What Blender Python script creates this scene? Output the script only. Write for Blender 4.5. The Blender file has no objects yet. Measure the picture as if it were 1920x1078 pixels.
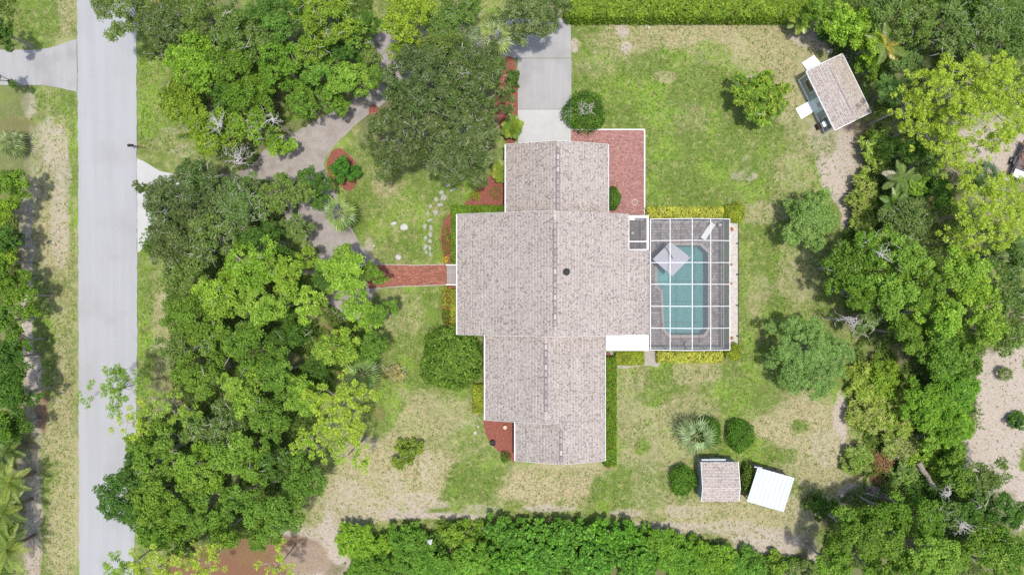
import bpy, math, random
import numpy as np
from mathutils import Vector, Matrix
from mathutils.geometry import tessellate_polygon

C = bpy.context.scene.collection
SC = bpy.context.scene
# ------------------------------------------------------------------ camera, light, exposure
CAMH = 73.14
PPM = 17.5
cam = bpy.data.objects.new('camera', bpy.data.cameras.new('camera'))
cam.data.lens = 24.0
cam.data.sensor_width = 36.0
cam.data.clip_end = 2000
cam.location = (0, 0, CAMH)
C.objects.link(cam)
SC.camera = cam

W = bpy.data.worlds.new("World")
SC.world = W
W.use_nodes = True
wn = W.node_tree
sky = wn.nodes.new('ShaderNodeTexSky')
sky.sky_type = 'NISHITA'
sky.sun_disc = False
sky.sun_elevation = math.radians(82.5)
sky.sun_rotation = math.radians(135)
sky.altitude = 50
sky.dust_density = 2.5
sky.air_density = 1.0
bgn = wn.nodes['Background']
bgn.inputs['Strength'].default_value = 0.15
wn.links.new(sky.outputs[0], bgn.inputs['Color'])

sl = bpy.data.lights.new('sun', 'SUN')
sl.energy = 2.75
sl.angle = math.radians(2.5)
sl.color = (1.0, 0.965, 0.91)
sun = bpy.data.objects.new('sun', sl)
t_ = math.radians(6.5)
sun.rotation_euler = Vector((-math.sin(t_) * .72, math.sin(t_) * .69, -math.cos(t_))).to_track_quat('-Z', 'Y').to_euler()
sun.location = (20, -20, 90)
C.objects.link(sun)
SC.view_settings.view_transform = 'Standard'
SC.view_settings.look = 'None'
SC.view_settings.gamma = 1
SC.view_settings.use_curve_mapping = False
SC.view_settings.exposure = 0.46
SC.render.engine = 'CYCLES'
SC.cycles.max_bounces = 6
SC.cycles.diffuse_bounces = 3
SC.cycles.glossy_bounces = 2
SC.cycles.transmission_bounces = 3
SC.cycles.transparent_max_bounces = 12
SC.cycles.caustics_reflective = False
SC.cycles.caustics_refractive = False
try:
    SC.cycles.use_denoising = False
except Exception:
    pass

# ------------------------------------------------------------------ helpers
def P(px, py, z=0.0):
    k = (1 - z / CAMH) / PPM
    return ((px - 960) * k, (539 - py) * k)

def P3(px, py, z=0.0):
    x, y = P(px, py, z)
    return (x, y, z)

def poly(pts, z=0.0):
    return [P(a, b, z) for a, b in pts]

MATS = {}
def nodes(name):
    m = bpy.data.materials.new(name)
    m.use_nodes = True
    return m, m.node_tree, m.node_tree.nodes['Principled BSDF']

def mat(name, col, rough=.8, var=.12, scale=3.0, fine=30.0, bump=.0, metal=0.0, spec=.3, attr=False, dirt=None, streak=None):
    """base colour broken up by two octaves of noise, optional per-piece colour attribute, dirt colour patches"""
    if name in MATS:
        return MATS[name]
    m, nt, b = nodes(name)
    N, L = nt.nodes, nt.links
    tc = N.new('ShaderNodeTexCoord')
    src = tc.outputs['Object']
    if streak:
        mp = N.new('ShaderNodeMapping')
        mp.inputs['Scale'].default_value = streak
        L.new(src, mp.inputs['Vector'])
        src = mp.outputs['Vector']
    n1 = N.new('ShaderNodeTexNoise'); n1.inputs['Scale'].default_value = scale; n1.inputs['Detail'].default_value = 5
    n2 = N.new('ShaderNodeTexNoise'); n2.inputs['Scale'].default_value = fine; n2.inputs['Detail'].default_value = 2
    L.new(src, n1.inputs['Vector']); L.new(tc.outputs['Object'], n2.inputs['Vector'])
    ad = N.new('ShaderNodeMath'); ad.operation = 'ADD'
    L.new(n1.outputs['Fac'], ad.inputs[0]); L.new(n2.outputs['Fac'], ad.inputs[1])
    mr = N.new('ShaderNodeMapRange')
    mr.inputs['From Min'].default_value = .65; mr.inputs['From Max'].default_value = 1.35
    mr.inputs['To Min'].default_value = 1 - var; mr.inputs['To Max'].default_value = 1 + var
    L.new(ad.outputs[0], mr.inputs['Value'])
    vm = N.new('ShaderNodeVectorMath'); vm.operation = 'SCALE'
    if attr:
        at = N.new('ShaderNodeAttribute'); at.attribute_name = 'Col'
        L.new(at.outputs['Color'], vm.inputs[0])
    else:
        vm.inputs[0].default_value = col[:3]
    L.new(mr.outputs['Result'], vm.inputs['Scale'])
    out = vm.outputs[0]
    if dirt:
        n3 = N.new('ShaderNodeTexNoise'); n3.inputs['Scale'].default_value = dirt[1]; n3.inputs['Detail'].default_value = 6
        L.new(tc.outputs['Object'], n3.inputs['Vector'])
        m3 = N.new('ShaderNodeMapRange'); m3.inputs['From Min'].default_value = dirt[2]; m3.inputs['From Max'].default_value = dirt[2] + .22
        m3.inputs['To Max'].default_value = dirt[3]
        L.new(n3.outputs['Fac'], m3.inputs['Value'])
        mx = N.new('ShaderNodeMix'); mx.data_type = 'RGBA'
        L.new(m3.outputs['Result'], mx.inputs['Factor']); L.new(out, mx.inputs[6]); mx.inputs[7].default_value = (*dirt[0], 1)
        out = mx.outputs[2]
    L.new(out, b.inputs['Base Color'])
    b.inputs['Roughness'].default_value = rough
    b.inputs['Metallic'].default_value = metal
    b.inputs['Specular IOR Level'].default_value = spec
    if bump:
        bp = N.new('ShaderNodeBump'); bp.inputs['Strength'].default_value = bump; bp.inputs['Distance'].default_value = .03
        L.new(ad.outputs[0], bp.inputs['Height']); L.new(bp.outputs['Normal'], b.inputs['Normal'])
    MATS[name] = m
    return m

def leaf_mat(name, trans=.38, rough=.55, spec=.22):
    if name in MATS:
        return MATS[name]
    m, nt, b = nodes(name)
    N, L = nt.nodes, nt.links
    at = N.new('ShaderNodeAttribute'); at.attribute_name = 'Col'
    L.new(at.outputs['Color'], b.inputs['Base Color'])
    b.inputs['Roughness'].default_value = rough
    b.inputs['Specular IOR Level'].default_value = spec
    tr = N.new('ShaderNodeBsdfTranslucent')
    vm = N.new('ShaderNodeVectorMath'); vm.operation = 'MULTIPLY'; vm.inputs[1].default_value = (1.6, 1.6, .5)
    L.new(at.outputs['Color'], vm.inputs[0]); L.new(vm.outputs[0], tr.inputs['Color'])
    mx = N.new('ShaderNodeMixShader'); mx.inputs[0].default_value = trans
    L.new(b.outputs[0], mx.inputs[1]); L.new(tr.outputs[0], mx.inputs[2])
    L.new(mx.outputs[0], N['Material Output'].inputs['Surface'])
    MATS[name] = m
    return m

def link(name, me, m, parent=None):
    o = bpy.data.objects.new(name, me)
    C.objects.link(o)
    if m is not None and len(me.materials) == 0:
        me.materials.append(m)
    if parent is not None:
        o.parent = parent
    return o

def np_mesh(name, V, F, m, parent=None, cols=None):
    """V (N,3); F (M,k) same-size faces; cols (M,3) per face"""
    me = bpy.data.meshes.new(name)
    V = np.ascontiguousarray(V, dtype=np.float32); F = np.ascontiguousarray(F, dtype=np.int32)
    k = F.shape[1]
    me.vertices.add(len(V)); me.vertices.foreach_set('co', V.ravel())
    me.loops.add(F.size); me.loops.foreach_set('vertex_index', F.ravel())
    me.polygons.add(len(F))
    me.polygons.foreach_set('loop_start', np.arange(0, F.size, k, dtype=np.int32))
    if cols is not None:
        a = me.attributes.new('Col', 'FLOAT_COLOR', 'FACE')
        c4 = np.ones((len(F), 4), np.float32); c4[:, :3] = cols
        a.data.foreach_set('color', c4.ravel())
    me.update(calc_edges=True)
    return link(name, me, m, parent)

class MB:
    """collects boxes, prisms, tubes as general faces"""
    def __init__(s): s.v = []; s.f = []; s.c = []
    def add(s, vs, fs, col=None):
        n = len(s.v); s.v += [tuple(v) for v in vs]; s.f += [tuple(i + n for i in f) for f in fs]
        s.c += [col] * len(fs)
    def box(s, x0, x1, y0, y1, z0, z1, col=None):
        s.add([(x0, y0, z0), (x1, y0, z0), (x1, y1, z0), (x0, y1, z0), (x0, y0, z1), (x1, y0, z1), (x1, y1, z1), (x0, y1, z1)],
              [(0, 3, 2, 1), (4, 5, 6, 7), (0, 1, 5, 4), (1, 2, 6, 5), (2, 3, 7, 6), (3, 0, 4, 7)], col)
    def bar(s, a, b, w, h, col=None):
        a, b = Vector(a), Vector(b); d = (b - a).normalized()
        up = Vector((0, 0, 1)) if abs(d.z) < .95 else Vector((1, 0, 0))
        sd = d.cross(up).normalized() * w / 2; u = sd.cross(d).normalized() * h / 2
        vs = [a - sd - u, a + sd - u, a + sd + u, a - sd + u, b - sd - u, b + sd - u, b + sd + u, b - sd + u]
        s.add(vs, [(0, 1, 2, 3), (7, 6, 5, 4), (0, 4, 5, 1), (1, 5, 6, 2), (2, 6, 7, 3), (3, 7, 4, 0)], col)
    def prism(s, pts, z0, z1, holes=(), col=None):
        loops = [list(pts)] + [list(h) for h in holes]
        flat = [p for l in loops for p in l]
        tris = tessellate_polygon([[Vector((p[0], p[1], 0)) for p in l] for l in loops])
        n = len(flat)
        vs = [(p[0], p[1], z1) for p in flat] + [(p[0], p[1], z0) for p in flat]
        fs = []
        for t in tris:
            a, b, c = [Vector((*flat[i][:2], 0)) for i in t]
            t = tuple(t)
            if (b - a).cross(c - a).z < 0: t = t[::-1]
            fs.append(t); fs.append(tuple(i + n for i in t[::-1]))
        off = 0
        for l in loops:
            m = len(l)
            for i in range(m):
                j = (i + 1) % m
                fs.append((off + i, off + i + n, off + j + n, off + j))
            off += m
        s.add(vs, fs, col)
    def tube(s, pts, rad, n=6, cap=True, col=None):
        pts = [Vector(p) for p in pts]
        if not hasattr(rad, '__len__'): rad = [rad] * len(pts)
        vs, fs = [], []
        for i, p in enumerate(pts):
            d = (pts[min(i + 1, len(pts) - 1)] - pts[max(i - 1, 0)]).normalized()
            up = Vector((0, 0, 1)) if abs(d.z) < .9 else Vector((1, 0, 0))
            a = d.cross(up).normalized(); b = a.cross(d)
            for k in range(n):
                t = 2 * math.pi * k / n
                vs.append(p + a * math.cos(t) * rad[i] + b * math.sin(t) * rad[i])
        for i in range(len(pts) - 1):
            for k in range(n):
                q = (k + 1) % n
                fs.append((i * n + k, i * n + q, (i + 1) * n + q, (i + 1) * n + k))
        if cap:
            fs.append(tuple(range(n))[::-1]); fs.append(tuple((len(pts) - 1) * n + k for k in range(n)))
        s.add(vs, fs, col)
    def lathe(s, cx, cy, prof, n=16, col=None):
        vs, fs = [], []
        for r, z in prof:
            for k in range(n):
                t = 2 * math.pi * k / n
                vs.append((cx + r * math.cos(t), cy + r * math.sin(t), z))
        for i in range(len(prof) - 1):
            for k in range(n):
                q = (k + 1) % n
                fs.append((i * n + k, i * n + q, (i + 1) * n + q, (i + 1) * n + k))
        fs.append(tuple(range(n))[::-1]); fs.append(tuple((len(prof) - 1) * n + k for k in range(n)))
        s.add(vs, fs, col)
    def mesh(s, name):
        me = bpy.data.meshes.new(name)
        me.from_pydata(s.v, [], s.f)
        if any(c is not None for c in s.c):
            a = me.attributes.new('Col', 'FLOAT_COLOR', 'FACE')
            c4 = np.ones((len(s.f), 4), np.float32)
            c4[:, :3] = [c if c is not None else (.5, .5, .5) for c in s.c]
            a.data.foreach_set('color', c4.ravel())
        return me
    def build(s, name, m, parent=None): return link(name, s.mesh(name), m, parent)

def thing(name, label, cat, x, y, z=0, rz=0, group=None):
    o = bpy.data.objects.new(name, None)
    o.empty_display_size = .5
    o.location = (x, y, z); o.rotation_euler = (0, 0, rz)
    C.objects.link(o)
    o['label'] = label; o['category'] = cat
    if group: o['group'] = group
    return o
def tag(o, label, cat, group=None):
    o['label'] = label; o['category'] = cat
    if group: o['group'] = group
    return o
def struct(o): o['kind'] = 'structure'; return o
def stuff(o): o['kind'] = 'stuff'; return o

def inside(pts, X, Y):
    pts = np.array(pts); r = np.zeros(np.shape(X), bool); j = len(pts) - 1
    for i in range(len(pts)):
        xi, yi = pts[i]; xj, yj = pts[j]
        c = ((yi > Y) != (yj > Y)) & (X < (xj - xi) * (Y - yi) / (yj - yi + 1e-12) + xi)
        r ^= c; j = i
    return r

def arc(pts, n=4):
    """smooth a closed polygon by Chaikin corner cutting"""
    for _ in range(n):
        q = []
        for i in range(len(pts)):
            a, b = pts[i], pts[(i + 1) % len(pts)]
            q += [(a[0] * .75 + b[0] * .25, a[1] * .75 + b[1] * .25), (a[0] * .25 + b[0] * .75, a[1] * .25 + b[1] * .75)]
        pts = q
    return pts

# ------------------------------------------------------------------ ground
POOL = poly([(1262, 460), (1312, 460), (1327, 474), (1327, 616), (1318, 628), (1257, 628), (1245, 616), (1242, 545), (1232, 535), (1232, 497), (1249, 475)])
rs = np.random.RandomState(7)

def vnoise(X, Y, s, seed):
    r = np.random.RandomState(seed).rand(128, 128)
    x, y = X / s, Y / s
    xi, yi = np.floor(x).astype(int), np.floor(y).astype(int)
    fx, fy = x - xi, y - yi
    fx = fx * fx * (3 - 2 * fx); fy = fy * fy * (3 - 2 * fy)
    g = lambda a, b: r[(a % 128), (b % 128)]
    return (g(xi, yi) * (1 - fx) + g(xi + 1, yi) * fx) * (1 - fy) + (g(xi, yi + 1) * (1 - fx) + g(xi + 1, yi + 1) * fx) * fy

gx = np.concatenate([[-420, -220, -120, -80], np.arange(-62, 62.01, .25), [80, 120, 220, 420]])
gy = np.concatenate([[-420, -220, -120, -60], np.arange(-36, 36.01, .25), [60, 120, 220, 420]])
GX, GY = np.meshgrid(gx, gy, indexing='ij')
PXg = GX * PPM + 960; PYg = 539 - GY * PPM
nz = (vnoise(GX, GY, 3.1, 1) + .6 * vnoise(GX, GY, 1.3, 2) + .35 * vnoise(GX, GY, .6, 3)) / 1.95 - .5
def mask(base, blobs, rag=1.0):
    M = np.full(GX.shape, base, float)
    for (px, py, rx, ry, s) in blobs:
        d = ((PXg - px) / rx) ** 2 + ((PYg - py) / ry) ** 2
        w = np.clip(1.35 - np.sqrt(d) + nz * 1.1 * rag, 0, .6) / .6
        w = w * w * (3 - 2 * w)
        M = M * (1 - w) + s * w
    return M
# dryness (straw amount), later blobs win
DRY = mask(.42, [
    (1320, 80, 280, 50, .82), (1480, 170, 110, 150, .75), (1240, 200, 170, 110, .12), (1200, 300, 190, 90, .14), (1340, 320, 130, 80, .08),
    (1330, 100, 40, 25, .5), (1120, 100, 60, 40, .5), (1250, 145, 28, 14, .7), (1300, 225, 45, 30, .45), (1090, 70, 30, 40, .35), (1170, 75, 70, 28, .7),
    (1500, 300, 60, 90, .6), (1430, 260, 40, 40, .2), (1430, 430, 40, 60, .3), (1430, 600, 50, 180, .25), (1500, 500, 40, 80, .62), (1440, 400, 40, 22, .7), (1420, 560, 20, 45, .6),
    (1400, 680, 120, 60, .35), (1420, 740, 70, 50, .1), (1250, 720, 60, 40, .2), (1300, 700, 50, 25, .7), (1190, 760, 45, 90, .62), (1250, 810, 90, 90, .66), (1500, 810, 85, 70, .85), (1500, 800, 14, 12, .1),
    (1400, 850, 90, 25, .3), (1230, 740, 30, 24, .1), (1205, 835, 14, 16, .15), (1200, 930, 110, 50, .5), (1140, 920, 40, 40, .15), (1400, 970, 160, 40, .8), (1560, 880, 60, 90, .8),
    (1000, 905, 110, 40, .92), (1060, 880, 70, 20, .8), (900, 870, 70, 60, .3), (870, 900, 70, 40, .2), (860, 800, 80, 60, .45), (830, 720, 60, 50, .3), (860, 770, 50, 25, .65), (780, 780, 60, 70, .7),
    (720, 880, 90, 70, .85), (780, 900, 60, 60, .85), (660, 930, 70, 60, .85), (560, 860, 60, 60, .4), (600, 1000, 60, 70, .7), (700, 760, 40, 60, .3), (790, 640, 60, 90, .2), (750, 590, 45, 45, .55),
    (760, 400, 90, 60, .42), (720, 350, 30, 20, .7), (840, 350, 60, 25, .15), (680, 400, 25, 60, .2), (800, 460, 40, 30, .15), (820, 590, 22, 60, .12), (690, 480, 25, 20, .5),
    (110, 130, 40, 140, .5), (120, 30, 30, 60, .65), (60, 30, 50, 50, .2), (30, 190, 60, 30, .2), (120, 200, 30, 40, .35), (100, 420, 45, 120, .8), (110, 300, 35, 80, .7),
    (120, 620, 40, 120, .62), (110, 850, 45, 180, .72), (85, 680, 16, 100, .35), (90, 950, 22, 90, .3), (120, 1000, 30, 90, .75), (138, 330, 12, 120, .25), (138, 560, 10, 160, .55),
    (278, 180, 40, 160, .16), (300, 150, 25, 60, .3), (275, 290, 18, 30, .45), (270, 620, 18, 160, .2), (305, 600, 20, 60, .7), (300, 720, 35, 40, .6), (270, 680, 15, 60, .15), (270, 1010, 20, 60, .3),
    (330, 270, 50, 30, .45), (380, 60, 120, 50, .3), (545, 190, 35, 50, .2), (1760, 300, 200, 300, .4)])
# bare sand amount
SAND = mask(0.0, [
    (1580, 310, 38, 75, .95), (1592, 400, 18, 45, .95), (1600, 250, 32, 28, .85), (1530, 75, 50, 20, .7), (1545, 60, 50, 22, .75), (1165, 58, 14, 14, .75), (1175, 90, 9, 10, .8), (1078, 85, 8, 16, .7),
    (1395, 330, 26, 10, .55), (1400, 310, 10, 20, .4), (1540, 250, 30, 40, .55), (1500, 520, 16, 60, .35), (1575, 790, 14, 60, .9), (1550, 840, 30, 40, .5), (1590, 930, 30, 26, .8),
    (1440, 1012, 90, 26, .7), (1350, 990, 80, 16, .6), (1500, 960, 40, 40, .4), (1480, 1040, 60, 30, .85), (1290, 960, 50, 14, .55), (1250, 990, 60, 16, .7),
    (790, 945, 70, 14, .62), (700, 940, 60, 20, .5), (770, 966, 130, 9, .8), (900, 955, 50, 9, .55), (1020, 953, 50, 7, .7), (1172, 962, 34, 7, .65), (780, 932, 50, 10, .6),
    (640, 990, 50, 40, .85), (600, 1050, 60, 50, .9), (560, 1030, 60, 50, .7), (660, 940, 50, 50, .55), (700, 880, 40, 30, .35), (800, 880, 18, 40, .5), (740, 905, 22, 22, .5), (690, 830, 24, 20, .5),
    (50, 560, 12, 210, .9), (48, 420, 13, 90, .9), (60, 720, 16, 60, .9), (60, 960, 18, 160, .75), (50, 900, 16, 60, .7), (70, 790, 20, 60, .7), (85, 270, 36, 60, .62), (115, 290, 18, 55, .6), (112, 430, 18, 95, .6), (55, 200, 18, 30, .6), (65, 320, 25, 60, .5),
    (320, 245, 26, 10, .5), (340, 285, 26, 14, .5), (305, 560, 8, 30, .5), (300, 740, 26, 20, .4),
    (1885, 760, 62, 130, 1.0), (1860, 860, 60, 70, 1.0), (1910, 940, 40, 60, 1.0), (1870, 690, 50, 40, .95), (1860, 290, 60, 55, .95), (1840, 250, 60, 40, .9), (1905, 580, 20, 40, .8), (1760, 200, 100, 60, .4),
    (690, 465, 12, 30, .6), (693, 600, 12, 30, .5), (650, 300, 8, 8, .3), (735, 700, 14, 14, .5), (895, 790, 14, 14, .4), (740, 425, 5, 5, .5), (870, 800, 30, 10, .4)])
# reddish brown litter (pine straw, mulch spilled)
RED = mask(0.0, [
    (430, 1060, 150, 34, .95), (500, 1030, 110, 30, .8), (570, 1050, 50, 30, .6), (600, 960, 60, 14, .2), (78, 780, 14, 50, .75), (60, 830, 16, 26, .5), (30, 235, 50, 22, .5), (1605, 245, 28, 26, .6), (1590, 300, 16, 60, .35),
    (60, 1040, 20, 60, .4), (35, 640, 14, 30, .6), (30, 500, 12, 40, .6), (1560, 1000, 20, 50, .5), (1480, 990, 40, 20, .35), (630, 640, 30, 60, .6), (350, 730, 40, 40, .5), (290, 30, 30, 50, .5), (590, 640, 20, 10, .4),
    (710, 775, 12, 16, .5), (1660, 870, 30, 60, .8), (780, 960, 80, 10, .3), (1570, 70, 40, 12, .4), (690, 390, 14, 60, .3), (745, 700, 24, 24, .4)])
# leaf-litter darkness of the wood floor
WOODS = mask(0.0, [
    (460, 160, 130, 130, .9), (370, 10, 90, 30, .8), (620, 120, 110, 130, .6), (430, 400, 110, 70, .9), (480, 600, 140, 120, .9), (440, 830, 120, 110, .9), (350, 920, 60, 60, .9), (640, 640, 60, 60, .5), (20, 350, 40, 330, .7), (20, 850, 50, 200, .7),
    (1750, 60, 190, 60, .9), (1720, 380, 110, 130, .9), (1740, 560, 170, 120, .9), (1690, 700, 100, 80, .9), (1730, 1000, 200, 110, .9), (820, 200, 130, 130, .9), (1090, 1064, 380, 34, .9), (1300, 10, 260, 12, .8), (1700, 200, 80, 80, .8), (1640, 300, 40, 200, .7)])
SAND = SAND * (1 - .0 * WOODS)
gp = np.stack([GX, GY, np.zeros_like(GX)], -1)
relief = (vnoise(GX, GY, 2.2, 11) - .5) * .05
gp[..., 2] = np.where((np.abs(GX) < 62) & (np.abs(GY) < 36), relief - .03, -.03)
nxg, nyg = GX.shape
idx = np.arange(nxg * nyg).reshape(nxg, nyg)
F = np.stack([idx[:-1, :-1], idx[1:, :-1], idx[1:, 1:], idx[:-1, 1:]], -1).reshape(-1, 4)
cxm = (GX[:-1, :-1] + GX[1:, 1:]) / 2; cym = (GY[:-1, :-1] + GY[1:, 1:]) / 2
hx0, hy0 = P(1226, 634); hx1, hy1 = P(1333, 454)
keep = ~((cxm > hx0) & (cxm < hx1) & (cym > hy0) & (cym < hy1)).reshape(-1)
me = bpy.data.meshes.new('ground')
F = F[keep]
me.vertices.add(len(gp.reshape(-1, 3))); me.vertices.foreach_set('co', gp.reshape(-1, 3).astype(np.float32).ravel())
me.loops.add(F.size); me.loops.foreach_set('vertex_index', F.astype(np.int32).ravel())
me.polygons.add(len(F)); me.polygons.foreach_set('loop_start', np.arange(0, F.size, 4, dtype=np.int32))
a = me.attributes.new('Cover', 'FLOAT_COLOR', 'POINT')
c4 = np.stack([DRY, SAND, RED, WOODS], -1).reshape(-1, 4).astype(np.float32)
a.data.foreach_set('color', c4.ravel())
me.update(calc_edges=True)

def ground_mat():
    m, nt, b = nodes('ground_cover')
    N, L = nt.nodes, nt.links
    tc = N.new('ShaderNodeTexCoord')
    at = N.new('ShaderNodeAttribute'); at.attribute_name = 'Cover'
    sep = N.new('ShaderNodeSeparateColor'); L.new(at.outputs['Color'], sep.inputs[0])
    def noise(s, d=4, r=.6):
        n = N.new('ShaderNodeTexNoise'); n.inputs['Scale'].default_value = s; n.inputs['Detail'].default_value = d; n.inputs['Roughness'].default_value = r
        L.new(tc.outputs['Object'], n.inputs['Vector']); return n.outputs['Fac']
    def math_(op, a_, b_):
        n = N.new('ShaderNodeMath'); n.operation = op
        for i, q in enumerate((a_, b_)):
            if hasattr(q, 'links'): L.new(q, n.inputs[i])
            else: n.inputs[i].default_value = q
        return n.outputs[0]
    def rng(v, f0, f1, t0=0, t1=1):
        n = N.new('ShaderNodeMapRange'); n.inputs[1].default_value = f0; n.inputs[2].default_value = f1; n.inputs[3].default_value = t0; n.inputs[4].default_value = t1
        L.new(v, n.inputs[0]); return n.outputs[0]
    def mix(f, a_, b_):
        n = N.new('ShaderNodeMix'); n.data_type = 'RGBA'; L.new(f, n.inputs['Factor'])
        for i, q in ((6, a_), (7, b_)):
            if isinstance(q, tuple): n.inputs[i].default_value = (*q, 1)
            else: L.new(q, n.inputs[i])
        return n.outputs[2]
    big, midn, tuft, fine = noise(.35, 5), noise(1.4, 5), noise(5.5, 5, .8), noise(14, 3, .85)
    g1 = mix(rng(big, .38, .62), (.14, .195, .042), (.22, .26, .08))
    g2 = mix(rng(tuft, .42, .6), g1, (.085, .14, .024))
    g2 = mix(rng(noise(.22, 3), .5, .62), g2, (.175, .27, .04))
    g2 = mix(rng(noise(.8, 5, .7), .55, .68), g2, (.19, .175, .075))
    green = mix(rng(midn, .5, .72), g2, (.27, .29, .10))
    straw = mix(rng(tuft, .38, .60), (.50, .435, .285), (.29, .25, .135))
    straw = mix(rng(fine, .52, .68), straw, (.15, .16, .055))
    # straw where dryness beats the tuft noise
    pat = math_('ADD', math_('MULTIPLY', tuft, .55), math_('ADD', math_('MULTIPLY', fine, .45), math_('MULTIPLY', midn, .35)))
    f = math_('ADD', math_('MULTIPLY', sep.outputs[0], .62), math_('SUBTRACT', pat, 1.0))
    grass = mix(rng(f, -.10, .22), green, straw)
    sand = mix(rng(tuft, .40, .60), (.46, .40, .335), (.33, .275, .225))
    sand = mix(rng(fine, .55, .75), sand, (.25, .205, .15))
    fs = math_('ADD', math_('MULTIPLY', sep.outputs[1], 1.0), math_('MULTIPLY', math_('SUBTRACT', pat, .68), 1.5))
    c = mix(rng(fs, .38, .72), grass, sand)
    red = mix(rng(fine, .4, .62), (.24, .11, .065), (.15, .10, .06))
    fr = math_('ADD', sep.outputs[2], math_('MULTIPLY', math_('SUBTRACT', pat, .68), 1.0))
    c = mix(rng(fr, .3, .85), c, red)
    wd = mix(rng(fine, .4, .62), (.18, .155, .09), (.12, .145, .05))
    fw = math_('ADD', at.outputs['Alpha'], math_('MULTIPLY', math_('SUBTRACT', pat, .68), .8))
    c = mix(rng(fw, .4, .9), c, wd)
    L.new(c, b.inputs['Base Color'])
    b.inputs['Roughness'].default_value = .95; b.inputs['Specular IOR Level'].default_value = .1
    bp = N.new('ShaderNodeBump'); bp.inputs['Strength'].default_value = .8; bp.inputs['Distance'].default_value = .08
    L.new(pat, bp.inputs['Height']); L.new(bp.outputs['Normal'], b.inputs['Normal'])
    return m
gmat = ground_mat()
ground = struct(link('ground', me, gmat))

def flat(name, pts_px, z, m, thick=.05, smooth=0, wob=0.0, px=True):
    pts = poly(pts_px) if px else pts_px
    if smooth: pts = arc(pts, smooth)
    if wob:
        q = []
        r = random.Random(len(pts))
        for i in range(len(pts)):
            a, b = Vector(pts[i]), Vector(pts[(i + 1) % len(pts)])
            n = max(1, int((b - a).length / .5))
            for k in range(n):
                p = a.lerp(b, k / n); q.append((p.x + r.uniform(-wob, wob), p.y + r.uniform(-wob, wob)))
        pts = q
    mb = MB(); mb.prism(pts, z - thick, z)
    return mb.build(name, m)

asphalt = mat('weathered_asphalt', (.335, .336, .338), .95, .10, .9, 45, .2, streak=(1.3, .05, 1), dirt=((.285, .28, .275), .25, .5, .55))
conc_white = mat('bright_concrete', (.42, .42, .405), .9, .05, .8, 20, .1, dirt=((.33, .32, .30), .5, .5, .5))
conc_grey = mat('stained_concrete', (.325, .318, .308), .9, .09, .9, 20, .1, streak=(2.5, .25, 1), dirt=((.23, .222, .21), .35, .47, .6))
gravel_m = mat('gravel', (.30, .268, .242), .95, .22, 1.5, 12, .9, dirt=((.22, .18, .155), .6, .48, .7))
mulch_m = mat('red_mulch', (.23, .078, .055), .95, .38, 4, 14, 1.0, dirt=((.15, .08, .055), 2.0, .52, .8))

road = struct(flat('road', [(144, -700), (257, -700), (256, 0), (257, 300), (258, 600), (256, 800), (253, 1000), (250, 1078), (246, 1700), (150, 1700), (149, 1078), (148, 800), (147, 300), (145, 0)], .045, asphalt, .12, wob=.055))
drive = struct(flat('neighbour_driveway', [(144, 74), (120, 82), (95, 90), (70, 94), (-60, 94), (-60, 160), (30, 160), (80, 160), (110, 165), (145, 173)], .03, conc_grey, .1))
apron = struct(flat('driveway_apron', [(257, 297), (272, 304), (300, 321), (345, 330), (345, 440), (300, 440), (275, 452), (264, 470), (258, 474)], .03, conc_white, .1))
gravel = struct(flat('gravel_drive', [(330, 330), (400, 330), (470, 320), (500, 270), (560, 245), (620, 210), (700, 165), (705, 110), (690, 80), (720, 55), (800, 60), (900, 60), (960, 70), (960, 110), (900, 120), (790, 125), (752, 170), (690, 215), (660, 240), (612, 290), (605, 320), (640, 380), (660, 430), (690, 480), (725, 495), (722, 540), (700, 545), (690, 600), (610, 600), (590, 480), (560, 430), (500, 400), (400, 440), (330, 440)], .012, gravel_m, .05, smooth=2, wob=.06))

# concrete drive beside the garage: separate slabs with joints
dr = bpy.data.objects.new('driveway', None); C.objects.link(dr); struct(dr)
def slab(pts, m, z=.05):
    mb = MB(); mb.prism(poly(pts), z - .1, z); return mb.build('slab', m, dr)
slab([(930, 36), (1000, 36), (1070, 36), (1071, 109.3), (962, 109.3), (925, 95)], conc_grey, .042)
slab([(970.5, 110.4), (1071, 110.4), (1071, 205.4), (971, 205.4)], conc_grey)
slab([(971, 206), (1071, 206), (1071, 300), (971, 300)], conc_white)

def bed(pts, z=.02): return struct(flat('mulch_bed', pts, z, mulch_m, .05, smooth=2, wob=.05))
bed([(612, 300), (630, 275), (650, 285), (672, 310), (670, 345), (655, 362), (640, 350), (615, 330)])
bed([(940, 105), (972, 108), (972, 275), (945, 275), (925, 180), (935, 150)])
bed([(868, 384), (885, 368), (905, 345), (925, 322), (955, 318), (955, 400), (868, 400)])
bed([(908, 775), (972, 790), (972, 868), (955, 863), (930, 842), (912, 820), (907, 800)], .026)
bed([(828, 418), (850, 395), (862, 395), (862, 495), (832, 495), (826, 455)])
bed([(828, 535), (862, 535), (862, 630), (835, 615), (828, 580)])
bed([(695, 195), (712, 200), (705, 222), (690, 215)])
bed([(905, 620), (920, 620), (920, 790), (905, 790)], .02)
bed([(1128, 660), (1153, 660), (1152, 878), (1128, 878)], .02)
dirt_m = mat('pale_bare_soil', (.34, .31, .275), .95, .15, 2, 12, .6)
struct(flat('soil_strip', [(1133, 655), (1240, 655), (1240, 690), (1215, 683), (1180, 690), (1150, 690), (1140, 680)], .016, dirt_m, .04, smooth=1, wob=.06))
struct(flat('shell_border', [(1366, 418), (1384, 418), (1384, 646), (1366, 646)], .02, mat('white_shell', (.46, .43, .385), .95, .25, 3, 16, .9), .05, wob=.03))
ed = MB()
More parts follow.
